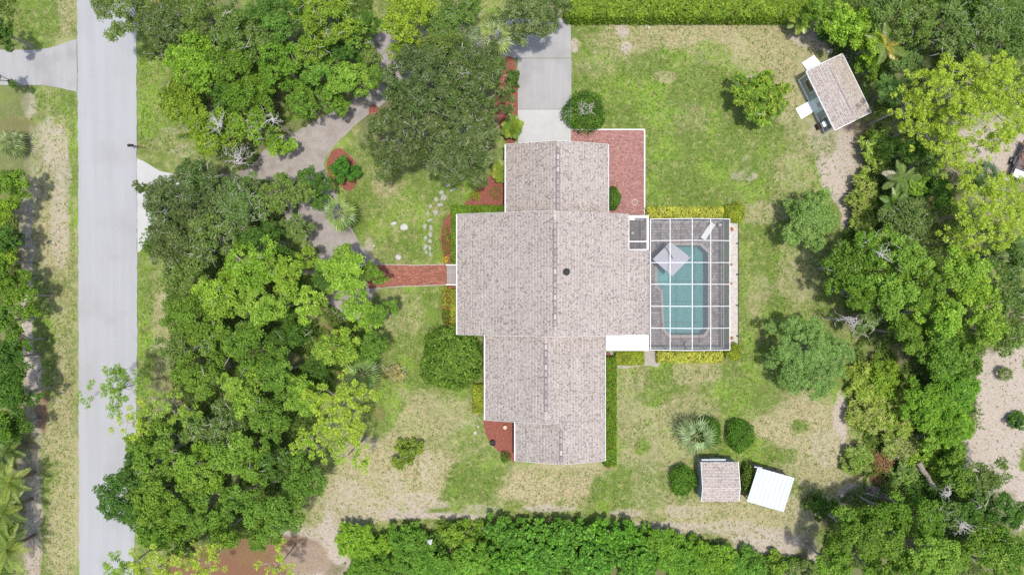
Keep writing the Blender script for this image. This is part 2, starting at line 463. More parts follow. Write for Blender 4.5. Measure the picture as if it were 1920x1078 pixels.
for (a, b) in (((1384, 418), (1384, 646)),):
    ed.bar((*P(*a), .05), (*P(*b), .05), .06, .1)
tag(ed.build('edging', mat('dark_edging', (.06, .055, .05))), 'thin dark plastic edging along the shell border east of the pool enclosure', 'edging')

# ------------------------------------------------------------------ pavers
paver_m = mat('clay_paver', (1, 1, 1), .9, .14, 1.2, 25, .1, attr=True)
def pavers(pts, z, lx, ly, cols, parent, seed, hole=None, h=.05, gap=.012, bond=True):
    r = np.random.RandomState(seed)
    pts = np.array(pts); x0, y0 = pts.min(0); x1, y1 = pts.max(0)
    V, F_, K = [], [], []
    rows = int((y1 - y0) / ly) + 1; colsn = int((x1 - x0) / lx) + 2
    I, J = np.meshgrid(np.arange(colsn), np.arange(rows), indexing='ij')
    CX = x0 + (I + .5 * (J % 2 if bond else 0)) * lx; CY = y0 + (J + .5) * ly
    ok = inside(pts, CX, CY)
    if hole is not None: ok &= ~inside(hole, CX, CY)
    CX, CY = CX[ok], CY[ok]; n = len(CX)
    hx, hy = (lx - gap) / 2, (ly - gap) / 2
    dz = r.uniform(-.004, .004, n)
    base = np.array([(-hx, -hy), (hx, -hy), (hx, hy), (-hx, hy)])
    top = np.zeros((n, 4, 3)); top[:, :, 0] = CX[:, None] + base[None, :, 0]; top[:, :, 1] = CY[:, None] + base[None, :, 1]; top[:, :, 2] = (z + dz)[:, None]
    bot = top.copy(); bot[:, :, 2] -= h
    V = np.concatenate([top, bot], 1).reshape(-1, 3)
    q = np.array([(0, 1, 2, 3), (4, 5, 1, 0), (5, 6, 2, 1), (6, 7, 3, 2), (7, 4, 0, 3)])
    F_ = (np.arange(n)[:, None, None] * 8 + q[None]).reshape(-1, 4)
    cols = np.array(cols); c = cols[r.randint(len(cols), size=n)] * r.uniform(.85, 1.15, (n, 1))
    return stuff(np_mesh('pavers', V, F_, paver_m, parent, np.repeat(c, 5, 0)))

joint_m = mat('sand_joint', (.20, .15, .13), .95, .1)
white_edge = mat('pale_edging', (.62, .60, .57), .9, .12)
# brick patio east of the garage
pat = bpy.data.objects.new('brick_patio', None); C.objects.link(pat); struct(pat)
pp = poly([(1072, 245), (1207, 245), (1207, 410), (1130, 410), (1130, 290), (1072, 290)])
mb = MB(); mb.prism(pp, -.03, .035); mb.build('bedding', joint_m, pat)
RC = [(.40, .195, .165), (.35, .165, .145), (.44, .235, .205), (.39, .20, .175), (.31, .155, .135)]
pavers(pp, .06, .22, .11, RC, pat, 1)
mb = MB()
for a, b in (((1072, 243.5), (1209, 243.5)), ((1208.5, 245), (1208.5, 410))):
    mb.bar((*P(*a), .035), (*P(*b), .035), .14, .09)
mb.build('border', white_edge, pat)
# brick walkway
wk = bpy.data.objects.new('brick_walkway', None); C.objects.link(wk); struct(wk)
wp = poly([(690, 498), (712, 497), (740, 497), (780, 498), (838, 497), (838, 533), (790, 535), (750, 536), (722, 538), (690, 541)])
mb = MB(); mb.prism(wp, -.03, .035); mb.build('bedding', joint_m, wk)
pavers(wp, .06, .21, .105, [(.35, .125, .078), (.30, .10, .065), (.40, .16, .105), (.27, .10, .07)], wk, 2)
mb = MB()
for pl in ([(705, 496), (740, 496.3), (780, 497.5), (838, 496)], [(838, 534), (790, 536), (750, 537), (724, 539.5)]):
    for a, b in zip(pl[:-1], pl[1:]): mb.bar((*P(*a), .05), (*P(*b), .05), .1, .08)
mb.build('border', mat('grey_edging', (.36, .30, .26), .9, .2), wk)

# ------------------------------------------------------------------ house
white_m = mat('white_paint', (.80, .80, .79), .5, .03, 2, 10)
stucco = mat('cream_stucco', (.62, .58, .50), .9, .05, 2, 40, .2)
shing_m = mat('asphalt_shingle', (1, 1, 1), .92, .10, .6, 22, .0, attr=True, spec=.2)
felt_m = mat('roof_deck', (.20, .175, .17), .95, .1)
SH = [(.46, .40, .37), (.48, .42, .39), (.44, .38, .352), (.50, .44, .41), (.36, .305, .285), (.47, .41, .38), (.40, .345, .32), (.27, .225, .21), (.49, .43, .395), (.45, .39, .36)]
def shingles(e0, e1, r1, r0, parent, seed, rows=None, pal=SH, ex=.15):
    """tabs on a rectangular slope given by eave ends e0, e1 and ridge ends r1, r0"""
    r = np.random.RandomState(seed)
    e0, e1, r1, r0 = map(np.array, (e0, e1, r1, r0))
    U = e1 - e0; Lu = np.linalg.norm(U); U = U / Lu
    S = r0 - e0; Ls = np.linalg.norm(S); S = S / Ls
    Nn = np.cross(U, S); Nn /= np.linalg.norm(Nn)
    if Nn[2] < 0: Nn = -Nn
    nr = int(Ls / ex); ex2 = Ls / nr
    A = []
    for j in range(nr):
        x = -r.uniform(0, .3)
        while x < Lu:
            w = r.choice([.08, .10, .13, .17]); A.append((max(x, 0), min(x + w - .006, Lu), j)); x += w
    A = np.array([q for q in A if q[1] > q[0] + .02]); n = len(A)
    h = r.choice([.008, .014, .022], n)
    s0 = A[:, 2] * ex2; s1 = s0 + ex2 * 1.02
    low = s0 - r.uniform(0, .02, n) * (A[:, 2] > 0)
    def pt(u, s, hh): return e0[None] + u[:, None] * U + s[:, None] * S + hh[:, None] * Nn
    a, b, c, d = pt(A[:, 0], low, h), pt(A[:, 1], low, h), pt(A[:, 1], s1, h * 0 + .003), pt(A[:, 0], s1, h * 0 + .003)
    e, f = pt(A[:, 0], low, h * 0 - .005), pt(A[:, 1], low, h * 0 - .005)
    V = np.stack([a, b, c, d, e, f], 1).reshape(-1, 3)
    q = np.array([(0, 1, 2, 3), (4, 5, 1, 0)])
    F_ = (np.arange(n)[:, None, None] * 6 + q[None]).reshape(-1, 4)
    cols = np.array(pal)[r.randint(len(pal), size=n)] * r.uniform(.93, 1.07, (n, 1)) * np.where(A[:, 2] % 2 < 1, 1.03, .90)[:, None] * np.array([1, 1, .96])  # every second course toned darker, imitating the shadow lines at course edges
    return stuff(np_mesh('shingles', V, F_, shing_m, parent, np.repeat(cols, 2, 0)))

def slope(e0, e1, r1, r0, parent, seed, th=.10, pal=SH):
    """roof slope: solid deck as a part, shingles as its sub-part"""
    q = [Vector(v) for v in (e0, e1, r1, r0)]
    mb = MB()
    vs = q + [v - Vector((0, 0, th)) for v in q]
    n = (q[1] - q[0]).cross(q[3] - q[0])
    fs = [(0, 1, 2, 3), (7, 6, 5, 4), (0, 4, 5, 1), (1, 5, 6, 2), (2, 6, 7, 3), (3, 7, 4, 0)]
    if n.z < 0: fs = [f[::-1] for f in fs]
    mb.add(vs, fs)
    o = mb.build('roof', felt_m, parent)
    shingles(e0, e1, r1, r0, o, seed, pal=pal)
    return o

cap_m = mat('ridge_shingle', (1, 1, 1), .9, .12, 1.5, 20, attr=True)
def ridge(x, ya, yb, z, parent, seed, step=.62, wid=.11, fall=.33):
    r = random.Random(seed)
    mb = MB(); w_ = .19; y0_, y1_ = min(ya, yb), max(ya, yb)
    mb.add([(x - w_, y0_, z - w_ * fall + .03), (x, y0_, z + .045), (x + w_, y0_, z - w_ * fall + .03), (x - w_, y1_, z - w_ * fall + .03), (x, y1_, z + .045), (x + w_, y1_, z - w_ * fall + .03), (x - w_, y0_, z - .15), (x + w_, y0_, z - .15), (x - w_, y1_, z - .15), (x + w_, y1_, z - .15)],
           [(0, 1, 4, 3), (1, 2, 5, 4), (6, 7, 2, 1, 0), (3, 4, 5, 9, 8), (0, 3, 8, 6), (2, 7, 9, 5)], (.19, .165, .16))
    mb.build('ridge_vent', cap_m, parent)
    n = int(abs(yb - ya) / step)
    meshes = []
    for c in ((.38, .33, .31), (.28, .24, .23), (.50, .45, .43), (.34, .295, .28)):
        mb = MB()
        hl = step / 2 - .07
        prof = [(-wid, -wid * fall + .06), (-.03, .085), (.03, .085), (wid, -wid * fall + .06)]
        vs = [(px, -hl, pz) for px, pz in prof] + [(px, hl, pz + .012) for px, pz in prof]
        vs += [(-wid, -hl, -.08), (wid, -hl, -.08), (-wid, hl, -.08), (wid, hl, -.08)]
        mb.add(vs, [(0, 1, 5, 4), (1, 2, 6, 5), (2, 3, 7, 6), (8, 9, 3, 2, 1, 0), (4, 5, 6, 7, 11, 10), (0, 4, 10, 8), (3, 9, 11, 7)], c)
        meshes.append(mb.mesh('ridge_cap'))
        meshes[-1].materials.append(cap_m)
    for i in range(n):
        o = bpy.data.objects.new('ridge_cap', r.choice(meshes)); C.objects.link(o); o.parent = parent
        o.location = (x, ya + (yb - ya) * (i + .5) / n, z + .02)

EZ = 2.7; SLP = .33
house = thing('house', 'large T-shaped single-storey house with pinkish grey shingle gable roofs', 'house', 4.2, 0)
HX, HY = 4.2, 0.0
def L3(x, y, z): return (x - HX, y - HY, z)
def gable(x0, x1, y0, y1, seed, ridge_rng, notch=None, zc=EZ):
    xr = (x0 + x1) / 2; zr = zc + (xr - x0) * SLP
    slope(L3(x0, y1, zc), L3(x0, y0, zc), L3(xr, y0, zr), L3(xr, y1, zr), house, seed)
    if notch:
        nx, ny = notch
        zn = zc + (x1 - nx) * SLP
        slope(L3(x1, y0, zc), L3(x1, ny, zc), L3(nx, ny, zn), L3(nx, y0, zn), house, seed + 1)
        slope(L3(nx, y0, zn), L3(nx, y1, zn), L3(xr, y1, zr), L3(xr, y0, zr), house, seed + 2)
    else:
        slope(L3(x1, y0, zc), L3(x1, y1, zc), L3(xr, y1, zr), L3(xr, y0, zr), house, seed + 1)
    ra, rb = [P(0, q, zr)[1] for q in ridge_rng]
    ridge(xr - HX, ra, rb, zr, house, seed)
    return xr, zr
XW, XE = -5.67, 14.13
g1 = gable(XW, XE, -4.84, 7.54, 10, (418, 612), notch=(11.9, 3.8))
g2 = gable(-.66, 9.9, 7.56, 14.75, 20, (277, 394))
g3 = gable(-2.8, 9.57, -13.65, -4.86, 30, (644, 771))
g4 = gable(.33, 9.57, -17.85, -13.67, 40, (808, 866))
# walls with gable triangles
def wallbox(x0, x1, y0, y1, z1, gable_ends=()):
    mb = MB(); mb.prism([L3(x0, y0, 0)[:2], L3(x1, y0, 0)[:2], L3(x1, y1, 0)[:2], L3(x0, y1, 0)[:2]], 0, z1)
    o = mb.build('wall', stucco, house)
    return o
wallbox(-5.1, 11.3, -4.4, 7.1, EZ - .12)
wallbox(11.31, 13.6, -4.4, 3.3, EZ - .12)
wallbox(-.1, 9.4, 7.11, 14.3, EZ - .12)
wallbox(-2.3, 9.1, -13.2, -4.41, EZ - .12)
wallbox(.8, 9.1, -17.4, -13.21, EZ - .12)
def gable_wall(x0, x1, y, zr, y2=None):
    xr = (x0 + x1) / 2; zb = EZ - .115; zt = zr - .13
    mb = MB(); d = .1
    vs = [L3(x0 + .45, y - d, zb), L3(x1 - .45, y - d, zb), L3(xr, y - d, zt), L3(x0 + .45, y + d, zb), L3(x1 - .45, y + d, zb), L3(xr, y + d, zt)]
    mb.add(vs, [(0, 1, 2), (5, 4, 3), (0, 3, 4, 1), (1, 4, 5, 2), (2, 5, 3, 0)])
    return mb.build('gable_wall', stucco, house)
gable_wall(XW, XE - 0, -4.5, g1[1]); gable_wall(XW, XE, 7.0, g1[1]); gable_wall(-.66, 9.9, 14.2, g2[1])
gable_wall(-2.8, 9.57, -13.1, g3[1]); gable_wall(.33, 9.57, -17.3, g4[1])
# fascia boards and gutters, one mesh each run
def fascia(a, b, w=.13, h=.16, nm='fascia'):
    mb = MB(); mb.bar(L3(*a), L3(*b), w, h); return mb.build(nm, white_m, house)
ez = EZ - .06
fascia((XW - .045, -4.84, ez), (XW - .045, 7.54, ez), .09, nm='gutter'); fascia((-.71, 7.7, ez), (-.71, 14.75, ez), .09, nm='gutter')
fascia((-2.85, -13.65, ez), (-2.85, -4.95, ez), .09, nm='gutter'); fascia((.28, -17.85, ez), (.28, -13.75, ez), .09, nm='gutter')
fascia((9.97, 7.7, ez), (9.97, 14.75, ez), .05, nm='gutter'); fascia((9.64, -17.85, ez), (9.64, -6.6, ez), .05, nm='gutter'); fascia((14.2, -4.84, ez), (14.2, 3.8, ez), .08, nm='gutter')
def rake(x0, x1, y, zr, w=.022):
    xr = (x0 + x1) / 2
    fascia((x0, y, EZ - .07), (xr, y, zr - .07), w, .13, 'rake_board'); fascia((xr, y, zr - .07), (x1, y, EZ - .07), w, .13, 'rake_board')
rake(XW, XE, -4.87 + 0, g1[1]); rake(-.66, 9.9, 14.78, g2[1]); rake(-2.8, 9.57, -13.68, g3[1]); rake(.33, 9.57, -17.88, g4[1])
fascia((XW, 7.57, EZ - .07), (g1[0], 7.57, g1[1] - .07), .022, .13, 'rake_board')
# roof vent, plumbing stacks
vx, vy = P(1062, 510, 5.6)
mb = MB(); zv = g1[1] - (vx - g1[0]) * SLP
mb.lathe(vx - HX, vy, [(.30, zv - .1), (.30, zv + .22), (.34, zv + .24), (.33, zv + .34), (.22, zv + .42), (.05, zv + .45)], 20)
mb.build('roof_vent', mat('black_vent', (.02, .02, .022), .6), house)
# windows and a door on the walls
glass_m = mat('dark_window_glass', (.03, .04, .045), .08, .02, spec=.6)
def window(x, y, w, axis, z=1.5, h=1.2):
    mb = MB(); t = .04
    if axis == 'x':
        mb.box(x - HX - w / 2 - .07, x - HX + w / 2 + .07, y - t, y + t, z - h / 2 - .07, z + h / 2 + .07)
    else:
        mb.box(x - HX - t, x - HX + t, y - w / 2 - .07, y + w / 2 + .07, z - h / 2 - .07, z + h / 2 + .07)
    f = mb.build('window', white_m, house)
    mb = MB(); t = .055
    if axis == 'x': mb.box(x - HX - w / 2, x - HX + w / 2, y - t, y + t, z - h / 2, z + h / 2)
    else: mb.box(x - HX - t, x - HX + t, y - w / 2, y + w / 2, z - h / 2, z + h / 2)
    mb.build('pane', glass_m, f)
for q in ((-5.1, 4.6, 1.6, 'y'), (-5.1, -2.8, 1.6, 'y'), (-2.3, -9, 1.6, 'y'), (9.1, -9.5, 1.5, 'y'), (9.1, -15, 1.2, 'y'), (9.4, 11, 1.2, 'y'), (3.5, -17.4, 1.4, 'x'), (7, -17.4, 1.2, 'x')):
    window(*q)
mb = MB(); mb.box(-5.17 - HX, -5.08 - HX, .8, 1.8, .15, 2.2); dd = mb.build('door', mat('dark_red_door', (.12, .03, .025), .4), house)
mb = MB(); mb.box(-5.21 - HX, -5.171 - HX, .9, .96, 1.1, 1.2); mb.build('handle', mat('brass', (.5, .38, .15), .3, metal=1), dd)
mb = MB(); mb.box(.6 - HX, 3.4 - HX, 14.28, 14.36, .05, 2.2); mb.build('garage_door', white_m, house)
# flat white roof on the south side of the main block
fx0, fy0 = 9.68, -6.52; fx1, fy1 = 14.12, -4.93
mb = MB(); mb.box(fx0 - HX, fx1 - HX, fy0, fy1, 2.52, 2.66)
fr = mb.build('flat_roof', mat('white_metal_panel', (.86, .86, .86), .45, .02), house)
for i in range(1, 5):
    yy = fy0 + (fy1 - fy0) * i / 5
    mb = MB(); mb.box(fx0 - HX + .02, fx1 - HX - .02, yy - .025, yy + .025, 2.66, 2.685); mb.build('panel_seam', mat('white_seam', (.80, .80, .81), .4), fr)
mb = MB()
for xx in (10.2, 13.9): mb.bar((xx - HX, -6.4, 0), (xx - HX, -6.4, 2.52), .1, .1)
mb.build('post', white_m, house)
# porch at the walkway end
pr = thing('front_porch', 'small grey board porch with white side rails at the brick walkway end', 'porch', *P(848, 515))
ox, oy = P(848, 515)
(xa, ya), (xb, yb) = P(838.5, 533), P(868, 498)
plank = mat('grey_deck_board', (.33, .29, .28), .85, .15, 3, 20)
pm = MB(); pm.box(-.065, .065, (ya - yb) / 2, (yb - ya) / 2, .0, .14); pme = pm.mesh('deck_board'); pme.materials.append(plank)
for i in range(11):
    o = bpy.data.objects.new('deck_board', pme); C.objects.link(o); o.parent = pr
    o.location = (xa - ox + .08 + i * .15, (ya + yb) / 2 - oy, .01)
for yy in (ya - .04, yb + .04):
    mb = MB(); mb.box(xa - ox - .05, xa - ox + 1.5, yy - oy - .05, yy - oy + .05, .82, .9)
    for k in range(8): mb.box(xa - ox + k * .2, xa - ox + k * .2 + .04, yy - oy - .02, yy - oy + .02, .0, .82)
    mb.build('railing', white_m, pr)

# ------------------------------------------------------------------ pool and deck
deck = bpy.data.objects.new('pool_deck', None); C.objects.link(deck); struct(deck)
dk = poly([(1176, 404), (1368, 404), (1368, 652), (1217, 652), (1176, 652)])
dk = [(11.31, 7.3), (22.45, 7.5), (22.45, -6.45), (14.1, -6.45), (13.65, -6.3), (13.65, 3.25), (11.31, 3.25)]
def grow(pts, d):
    cx = sum(p[0] for p in pts) / len(pts); cy = sum(p[1] for p in pts) / len(pts); out = []
    for p in pts:
        v = Vector((p[0] - cx, p[1] - cy)); v = v * (1 + d / v.length); out.append((cx + v.x, cy + v.y))
    return out
COP = grow(POOL, .32)
mb = MB(); mb.prism(dk, -.05, .06, holes=[grow(POOL, .1)]); mb.build('slab', joint_m, deck)
DC = [(.33, .295, .275), (.28, .25, .235), (.37, .335, .31), (.24, .22, .21), (.35, .305, .28)]
pavers(dk, .085, .30, .30, DC, deck, 5, hole=grow(POOL, .36), h=.03, gap=.014)
pool = thing('swimming_pool', 'teal swimming pool with clipped corners inside the white framed screen enclosure', 'pool', *P(1285, 545))
qx, qy = P(1285, 545)
def pl_(pts): return [(a - qx, b - qy) for a, b in pts]
mb = MB(); mb.prism(pl_(COP), .05, .105, holes=[pl_(grow(POOL, -.02))]); mb.build('coping', mat('coping_stone', (.36, .32, .29), .85, .12, 3, 20), pool)
mb = MB(); pn = pl_(POOL); n = len(pn)
mb.add([(a, b, .06) for a, b in pn] + [(a * .97, b * .98, -1.35) for a, b in pn], [(i, i + n, (i + 1) % n + n, (i + 1) % n) for i in range(n)] + [tuple(range(n, 2 * n))])
mb.build('basin', mat('teal_plaster', (.155, .31, .31), .7, .08, 1.2, 12), pool)
mb = MB()
sx, sy = P(1232, 534); ex_, ey = P(1256, 497)
for k in range(4):
    mb.box(sx - qx + .06 + .0, sx - qx + .35 + k * .33, sy - qy + .05, ey - qy - .05, -1.0 + .0, -.18 - k * .2)
mb.build('step', mat('pool_step', (.25, .42, .41), .7, .05), pool)
wm, nt, b = nodes('pool_water')
N, L = nt.nodes, nt.links
tr = N.new('ShaderNodeBsdfTransparent'); tr.inputs['Color'].default_value = (.66, .90, .90, 1)
gl = N.new('ShaderNodeBsdfGlossy'); gl.inputs['Roughness'].default_value = .04; gl.inputs['Color'].default_value = (1, 1, 1, 1)
fz = N.new('ShaderNodeFresnel'); fz.inputs['IOR'].default_value = 1.33
nzn = N.new('ShaderNodeTexNoise'); nzn.inputs['Scale'].default_value = 2.2; nzn.inputs['Detail'].default_value = 3
bp = N.new('ShaderNodeBump'); bp.inputs['Strength'].default_value = .25; bp.inputs['Distance'].default_value = .1
L.new(nzn.outputs['Fac'], bp.inputs['Height'])
L.new(bp.outputs['Normal'], gl.inputs['Normal']); L.new(bp.outputs['Normal'], fz.inputs['Normal'])
mx = N.new('ShaderNodeMixShader'); L.new(fz.outputs[0], mx.inputs[0]); L.new(tr.outputs[0], mx.inputs[1]); L.new(gl.outputs[0], mx.inputs[2])
L.new(mx.outputs[0], N['Material Output'].inputs['Surface'])
me = bpy.data.meshes.new('water'); me.from_pydata([(a * .998, b * .998, -.03) for a, b in pn], [], [tuple(range(n))]); link('water', me, wm, pool)

# screen enclosure
def screen_mat(name, opac, col):
    m, nt, b = nodes(name); N, L = nt.nodes, nt.links
    t = N.new('ShaderNodeBsdfTransparent'); mx = N.new('ShaderNodeMixShader'); mx.inputs[0].default_value = opac
    b.inputs['Base Color'].default_value = (*col, 1); b.inputs['Roughness'].default_value = .7
    L.new(t.outputs[0], mx.inputs[1]); L.new(b.outputs[0], mx.inputs[2]); L.new(mx.outputs[0], N['Material Output'].inputs['Surface'])
    return m
scr_top = screen_mat('fine_insect_screen', .27, (.20, .20, .205)); scr_side = screen_mat('darkened_side_screen', .72, (.10, .10, .13))  # side panels: same mesh, its steep-view darkening put into opacity and colour
alu = mat('white_aluminium', (.62, .62, .62), .35, .02)
CH = 3.0
def zr_of(x):  # roof profile, slightly peaked
    return CH + max(0, .62 * (1 - abs(x - 18.4) / 4.3))
cols_px = [1217, 1257, 1297, 1333, 1368]
rows_px = [411, 451.5, 492.5, 533, 574, 615, 656]
cxs = [14.22] + [P(q, 0, CH + .45)[0] for q in cols_px[1:4]] + [P(1368, 0, CH)[0]]
rys = [P(0, q, CH)[1] for q in rows_px]
encl = thing('pool_enclosure', 'white aluminium framed screen enclosure over the pool and deck', 'enclosure', 18.3, .3)
def E(x, y, z): return (x - 18.3, y - .3, z)
bw = .07
for x in cxs:
    mb = MB(); mb.bar(E(x, rys[-1], zr_of(x)), E(x, rys[0], zr_of(x)), bw, bw); mb.build('beam', alu, encl)
for y in rys:
    for xa_, xb_ in zip(cxs[:-1], cxs[1:]):
        mb = MB(); mb.bar(E(xa_ + .05, y, zr_of(xa_) + .002), E(xb_ - .05, y, zr_of(xb_) + .002), bw, bw * .9); mb.build('rafter', alu, encl)
for i in range(4):
    for j in range(6):
        a, b_ = cxs[i], cxs[i + 1]; y0, y1 = rys[j + 1], rys[j]
        me = bpy.data.meshes.new('screen_panel'); me.from_pydata([E(a + .06, y0 + .06, zr_of(a)), E(b_ - .06, y0 + .06, zr_of(b_)), E(b_ - .06, y1 - .06, zr_of(b_)), E(a + .06, y1 - .06, zr_of(a))], [], [(0, 1, 2, 3)])
        link('screen_panel', me, scr_top, encl)
def side(xa_, ya_, xb_, yb_):
    mb = MB(); mb.bar(E(xa_, ya_, .14), E(xb_, yb_, .14), .06, .1); mb.build('kick_rail', alu, encl)
    mb = MB(); mb.bar(E(xa_, ya_, 1.0), E(xb_, yb_, 1.0), .07, .07); mb.build('chair_rail', alu, encl)
    for z0, z1 in ((.2, .96), (1.04, 2.93)):
        me = bpy.data.meshes.new('screen_panel'); me.from_pydata([E(xa_, ya_, z0), E(xb_, yb_, z0), E(xb_, yb_, z1), E(xa_, ya_, z1)], [], [(0, 1, 2, 3)])
        link('screen_panel', me, scr_side, encl)
for j in range(6): side(cxs[-1], rys[j] - .06, cxs[-1], rys[j + 1] + .06)
for i in range(4):
    side(cxs[i] + .06, rys[0], cxs[i + 1] - .06, rys[0]); side(cxs[i] + .06, rys[-1], cxs[i + 1] - .06, rys[-1])
pts_ = [(cxs[-1], y) for y in rys] + [(x, y) for x in cxs[:-1] for y in (rys[0], rys[-1])]
for x, y in pts_:
    mb = MB(); mb.box(x - 18.3 - .045, x - 18.3 + .045, y - .3 - .045, y - .3 + .045, .06, (CH if x == cxs[-1] else zr_of(x)) - .06); mb.build('post', alu, encl)
# small screened lanai in the notch
lan = thing('screened_lanai', 'small two-bay screened lanai set into the house roof corner', 'enclosure', 12.9, 5.5)
LX0, LX1, LY0, LY1 = 11.99, P(1214, 0, 2.9)[0], 3.87, P(0, 408, 2.9)[1]
def Q(x, y, z): return (x - 12.9, y - 5.5, z)
ym = P(0, 453, 2.9)[1]
for nm, a, b_, w in (('beam', (LX0, LY0 - .0, 2.95), (LX0, LY1, 2.95), .12), ('beam', (LX1, LY0, 2.95), (LX1, LY1, 2.95), .2), ('rafter', (LX0 + .06, LY0, 2.96), (LX1 - .1, LY0, 2.96), .12), ('rafter', (LX0 + .06, ym, 2.96), (LX1 - .1, ym, 2.96), .10), ('rafter', (LX0 - .1, LY1 + .08, 2.965), (LX1 + .1, LY1 + .08, 2.965), .26)):
    mb = MB(); mb.bar(Q(*a), Q(*b_), w, .11); mb.build(nm, alu, lan)
for a, b_ in ((LY0 + .06, ym - .05), (ym + .05, LY1 - .05)):
    me = bpy.data.meshes.new('screen_panel'); me.from_pydata([Q(LX0 + .06, a, 2.95), Q(LX1 - .1, a, 2.95), Q(LX1 - .1, b_, 2.95), Q(LX0 + .06, b_, 2.95)], [], [(0, 1, 2, 3)])
    link('screen_panel', me, screen_mat('lanai_screen', .5, (.12, .115, .115)), lan)
for x in (LX0, LX1):
    mb = MB(); mb.box(x - 12.95, x - 12.85, LY1 + .03 - 5.5, LY1 + .13 - 5.5, .06, 2.9); mb.build('post', alu, lan)
me = bpy.data.meshes.new('screen_panel'); me.from_pydata([Q(LX0 + .06, LY1, .2), Q(LX1 - .1, LY1, .2), Q(LX1 - .1, LY1, 2.9), Q(LX0 + .06, LY1, 2.9)], [], [(0, 1, 2, 3)])
link('screen_panel', me, scr_side, lan)

# furniture
def at_(px, py, z): return P(px, py, z)
grey_fab = mat('pale_grey_canvas', (.47, .47, .49), .9, .03, 2, 30)
dark_fab = mat('charcoal_cushion', (.10, .10, .105), .9, .08)
dark_met = mat('dark_metal', (.06, .06, .065), .5)
UZ = 2.55
ux, uy = P(1259.5, 485.5, UZ)
umb = thing('patio_umbrella', 'square pale grey cantilever umbrella open over the pool edge', 'umbrella', ux, uy, .1)
cn = [P(1257, 453.5, UZ), P(1295, 483, UZ), P(1260.5, 518, UZ), P(1224, 486, UZ)]
cn = [(a - ux, b - uy) for a, b in cn]
mb = MB(); vs = [(0, 0, UZ + .28)] + [(a, b, UZ - .1) for a, b in cn] + [(a, b, UZ - .22) for a, b in cn]
mb.add(vs, [(0, 2, 1), (0, 3, 2), (0, 4, 3), (0, 1, 4)] + [(1 + i, 1 + (i + 1) % 4, 5 + (i + 1) % 4, 5 + i) for i in range(4)]); mb.build('canopy', grey_fab, umb)
mb = MB()
for a, b_ in cn: mb.bar((0, 0, UZ + .2), (a * .97, b_ * .97, UZ - .16), .03, .03)
mb.build('rib', dark_met, umb)
bx, by = P(1237, 466, 0); bx -= ux; by -= uy
mb = MB(); mb.tube([(bx, by, .0), (bx, by, 2.6)], .05, 8); mb.build('pole', dark_met, umb)
mb = MB(); mb.bar((bx, by, 2.6), (0, 0, UZ + .42), .06, .07); mb.build('arm', dark_met, umb)
mb = MB(); mb.box(bx - .45, bx + .45, by - .45, by + .45, 0, .1); mb.build('base', dark_met, umb)

lx, ly = P(1327, 434, .4)
ang = math.atan2(P(1337, 419)[1] - P(1317, 450)[1], P(1337, 419)[0] - P(1317, 450)[0])
def make_lounger(name, label, x, y, rz, m):
    t = thing(name, label, 'lounger', x, y, .085, rz)
    mb = MB(); mb.box(-.95, .95, -.30, .30, .26, .30)
    mb.build('frame', white_m, t)
    lm = MB()
    lm.box(-.03, .03, -.03, .03, 0, .26); lme = lm.mesh('leg'); lme.materials.append(white_m)
    for sx_ in (-.85, .75):
        for sy_ in (-.26, .26):
            o = bpy.data.objects.new('leg', lme); C.objects.link(o); o.parent = t; o.location = (sx_, sy_, 0)
    mb = MB(); mb.box(-.93, .28, -.27, .27, .302, .37); mb.build('seat', m, t)
    mb = MB(); mb.bar((.3, 0, .34), (.98, 0, .62), .54, .07); mb.build('backrest', m, t)
    return t
make_lounger('sun_lounger', 'white sun lounger angled on the pavers at the pool enclosure corner', lx, ly, ang, mat('white_sling', (.78, .78, .78), .8, .03))
make_lounger('sun_lounger', 'dark grey lounger partly under the square umbrella', *P(1232, 474, .4), math.radians(48), dark_fab)
make_lounger('sun_lounger', 'charcoal lounger beside the house wall, corner tucked under the umbrella', *P(1229, 488, .4), math.radians(130), dark_fab)
t = thing('side_table', 'round grey side table by the white sun lounger', 'table', *P(1350, 422, .4), .085)
mb = MB(); mb.lathe(0, 0, [(.26, .42), (.26, .46)], 20); mb.build('table_top', mat('mid_grey', (.30, .30, .30), .6), t)
mb = MB(); mb.lathe(0, 0, [(.13, .461), (.15, .60), (.10, .62)], 14); mb.build('lamp_shade', white_m, t)
mb = MB(); mb.tube([(0, 0, 0), (0, 0, .42)], .04, 8); mb.build('leg', dark_met, t)
t = thing('side_table', 'round table with a dark top standing at the pool end near the bottom screen', 'table', *P(1289, 645, .4), .085)
mb = MB(); mb.lathe(0, 0, [(.3, .44), (.3, .48)], 20); mb.build('table_top', mat('taupe_top', (.26, .24, .23), .6), t)
mb = MB(); mb.tube([(0, 0, 0), (0, 0, .44)], .04, 8); mb.build('leg', dark_met, t)
t = thing('potted_plant', 'small white pot on a dark stand inside the little lanai', 'pot', *P(1185, 438, .3), .085)
mb = MB(); mb.lathe(0, 0, [(.24, 0), (.26, .3)], 14); mb.build('stand', dark_met, t)
mb = MB(); mb.lathe(.02, .02, [(.10, .301), (.16, .5), (.13, .51)], 14); mb.build('pot', white_m, t)
t = thing('garden_hose_reel', 'pale round hose reel at the brick patio end', 'hose reel', *P(1190, 379, .2))
mb = MB()
for k in range(3):
    mb.tube([(math.cos(a_) * (.25 + .05 * k), math.sin(a_) * (.25 + .05 * k), .1) for a_ in np.linspace(0, 2 * math.pi, 20)], .02, 5, cap=False)
mb.build('hose', mat('pale_hose', (.55, .42, .38), .6), t)

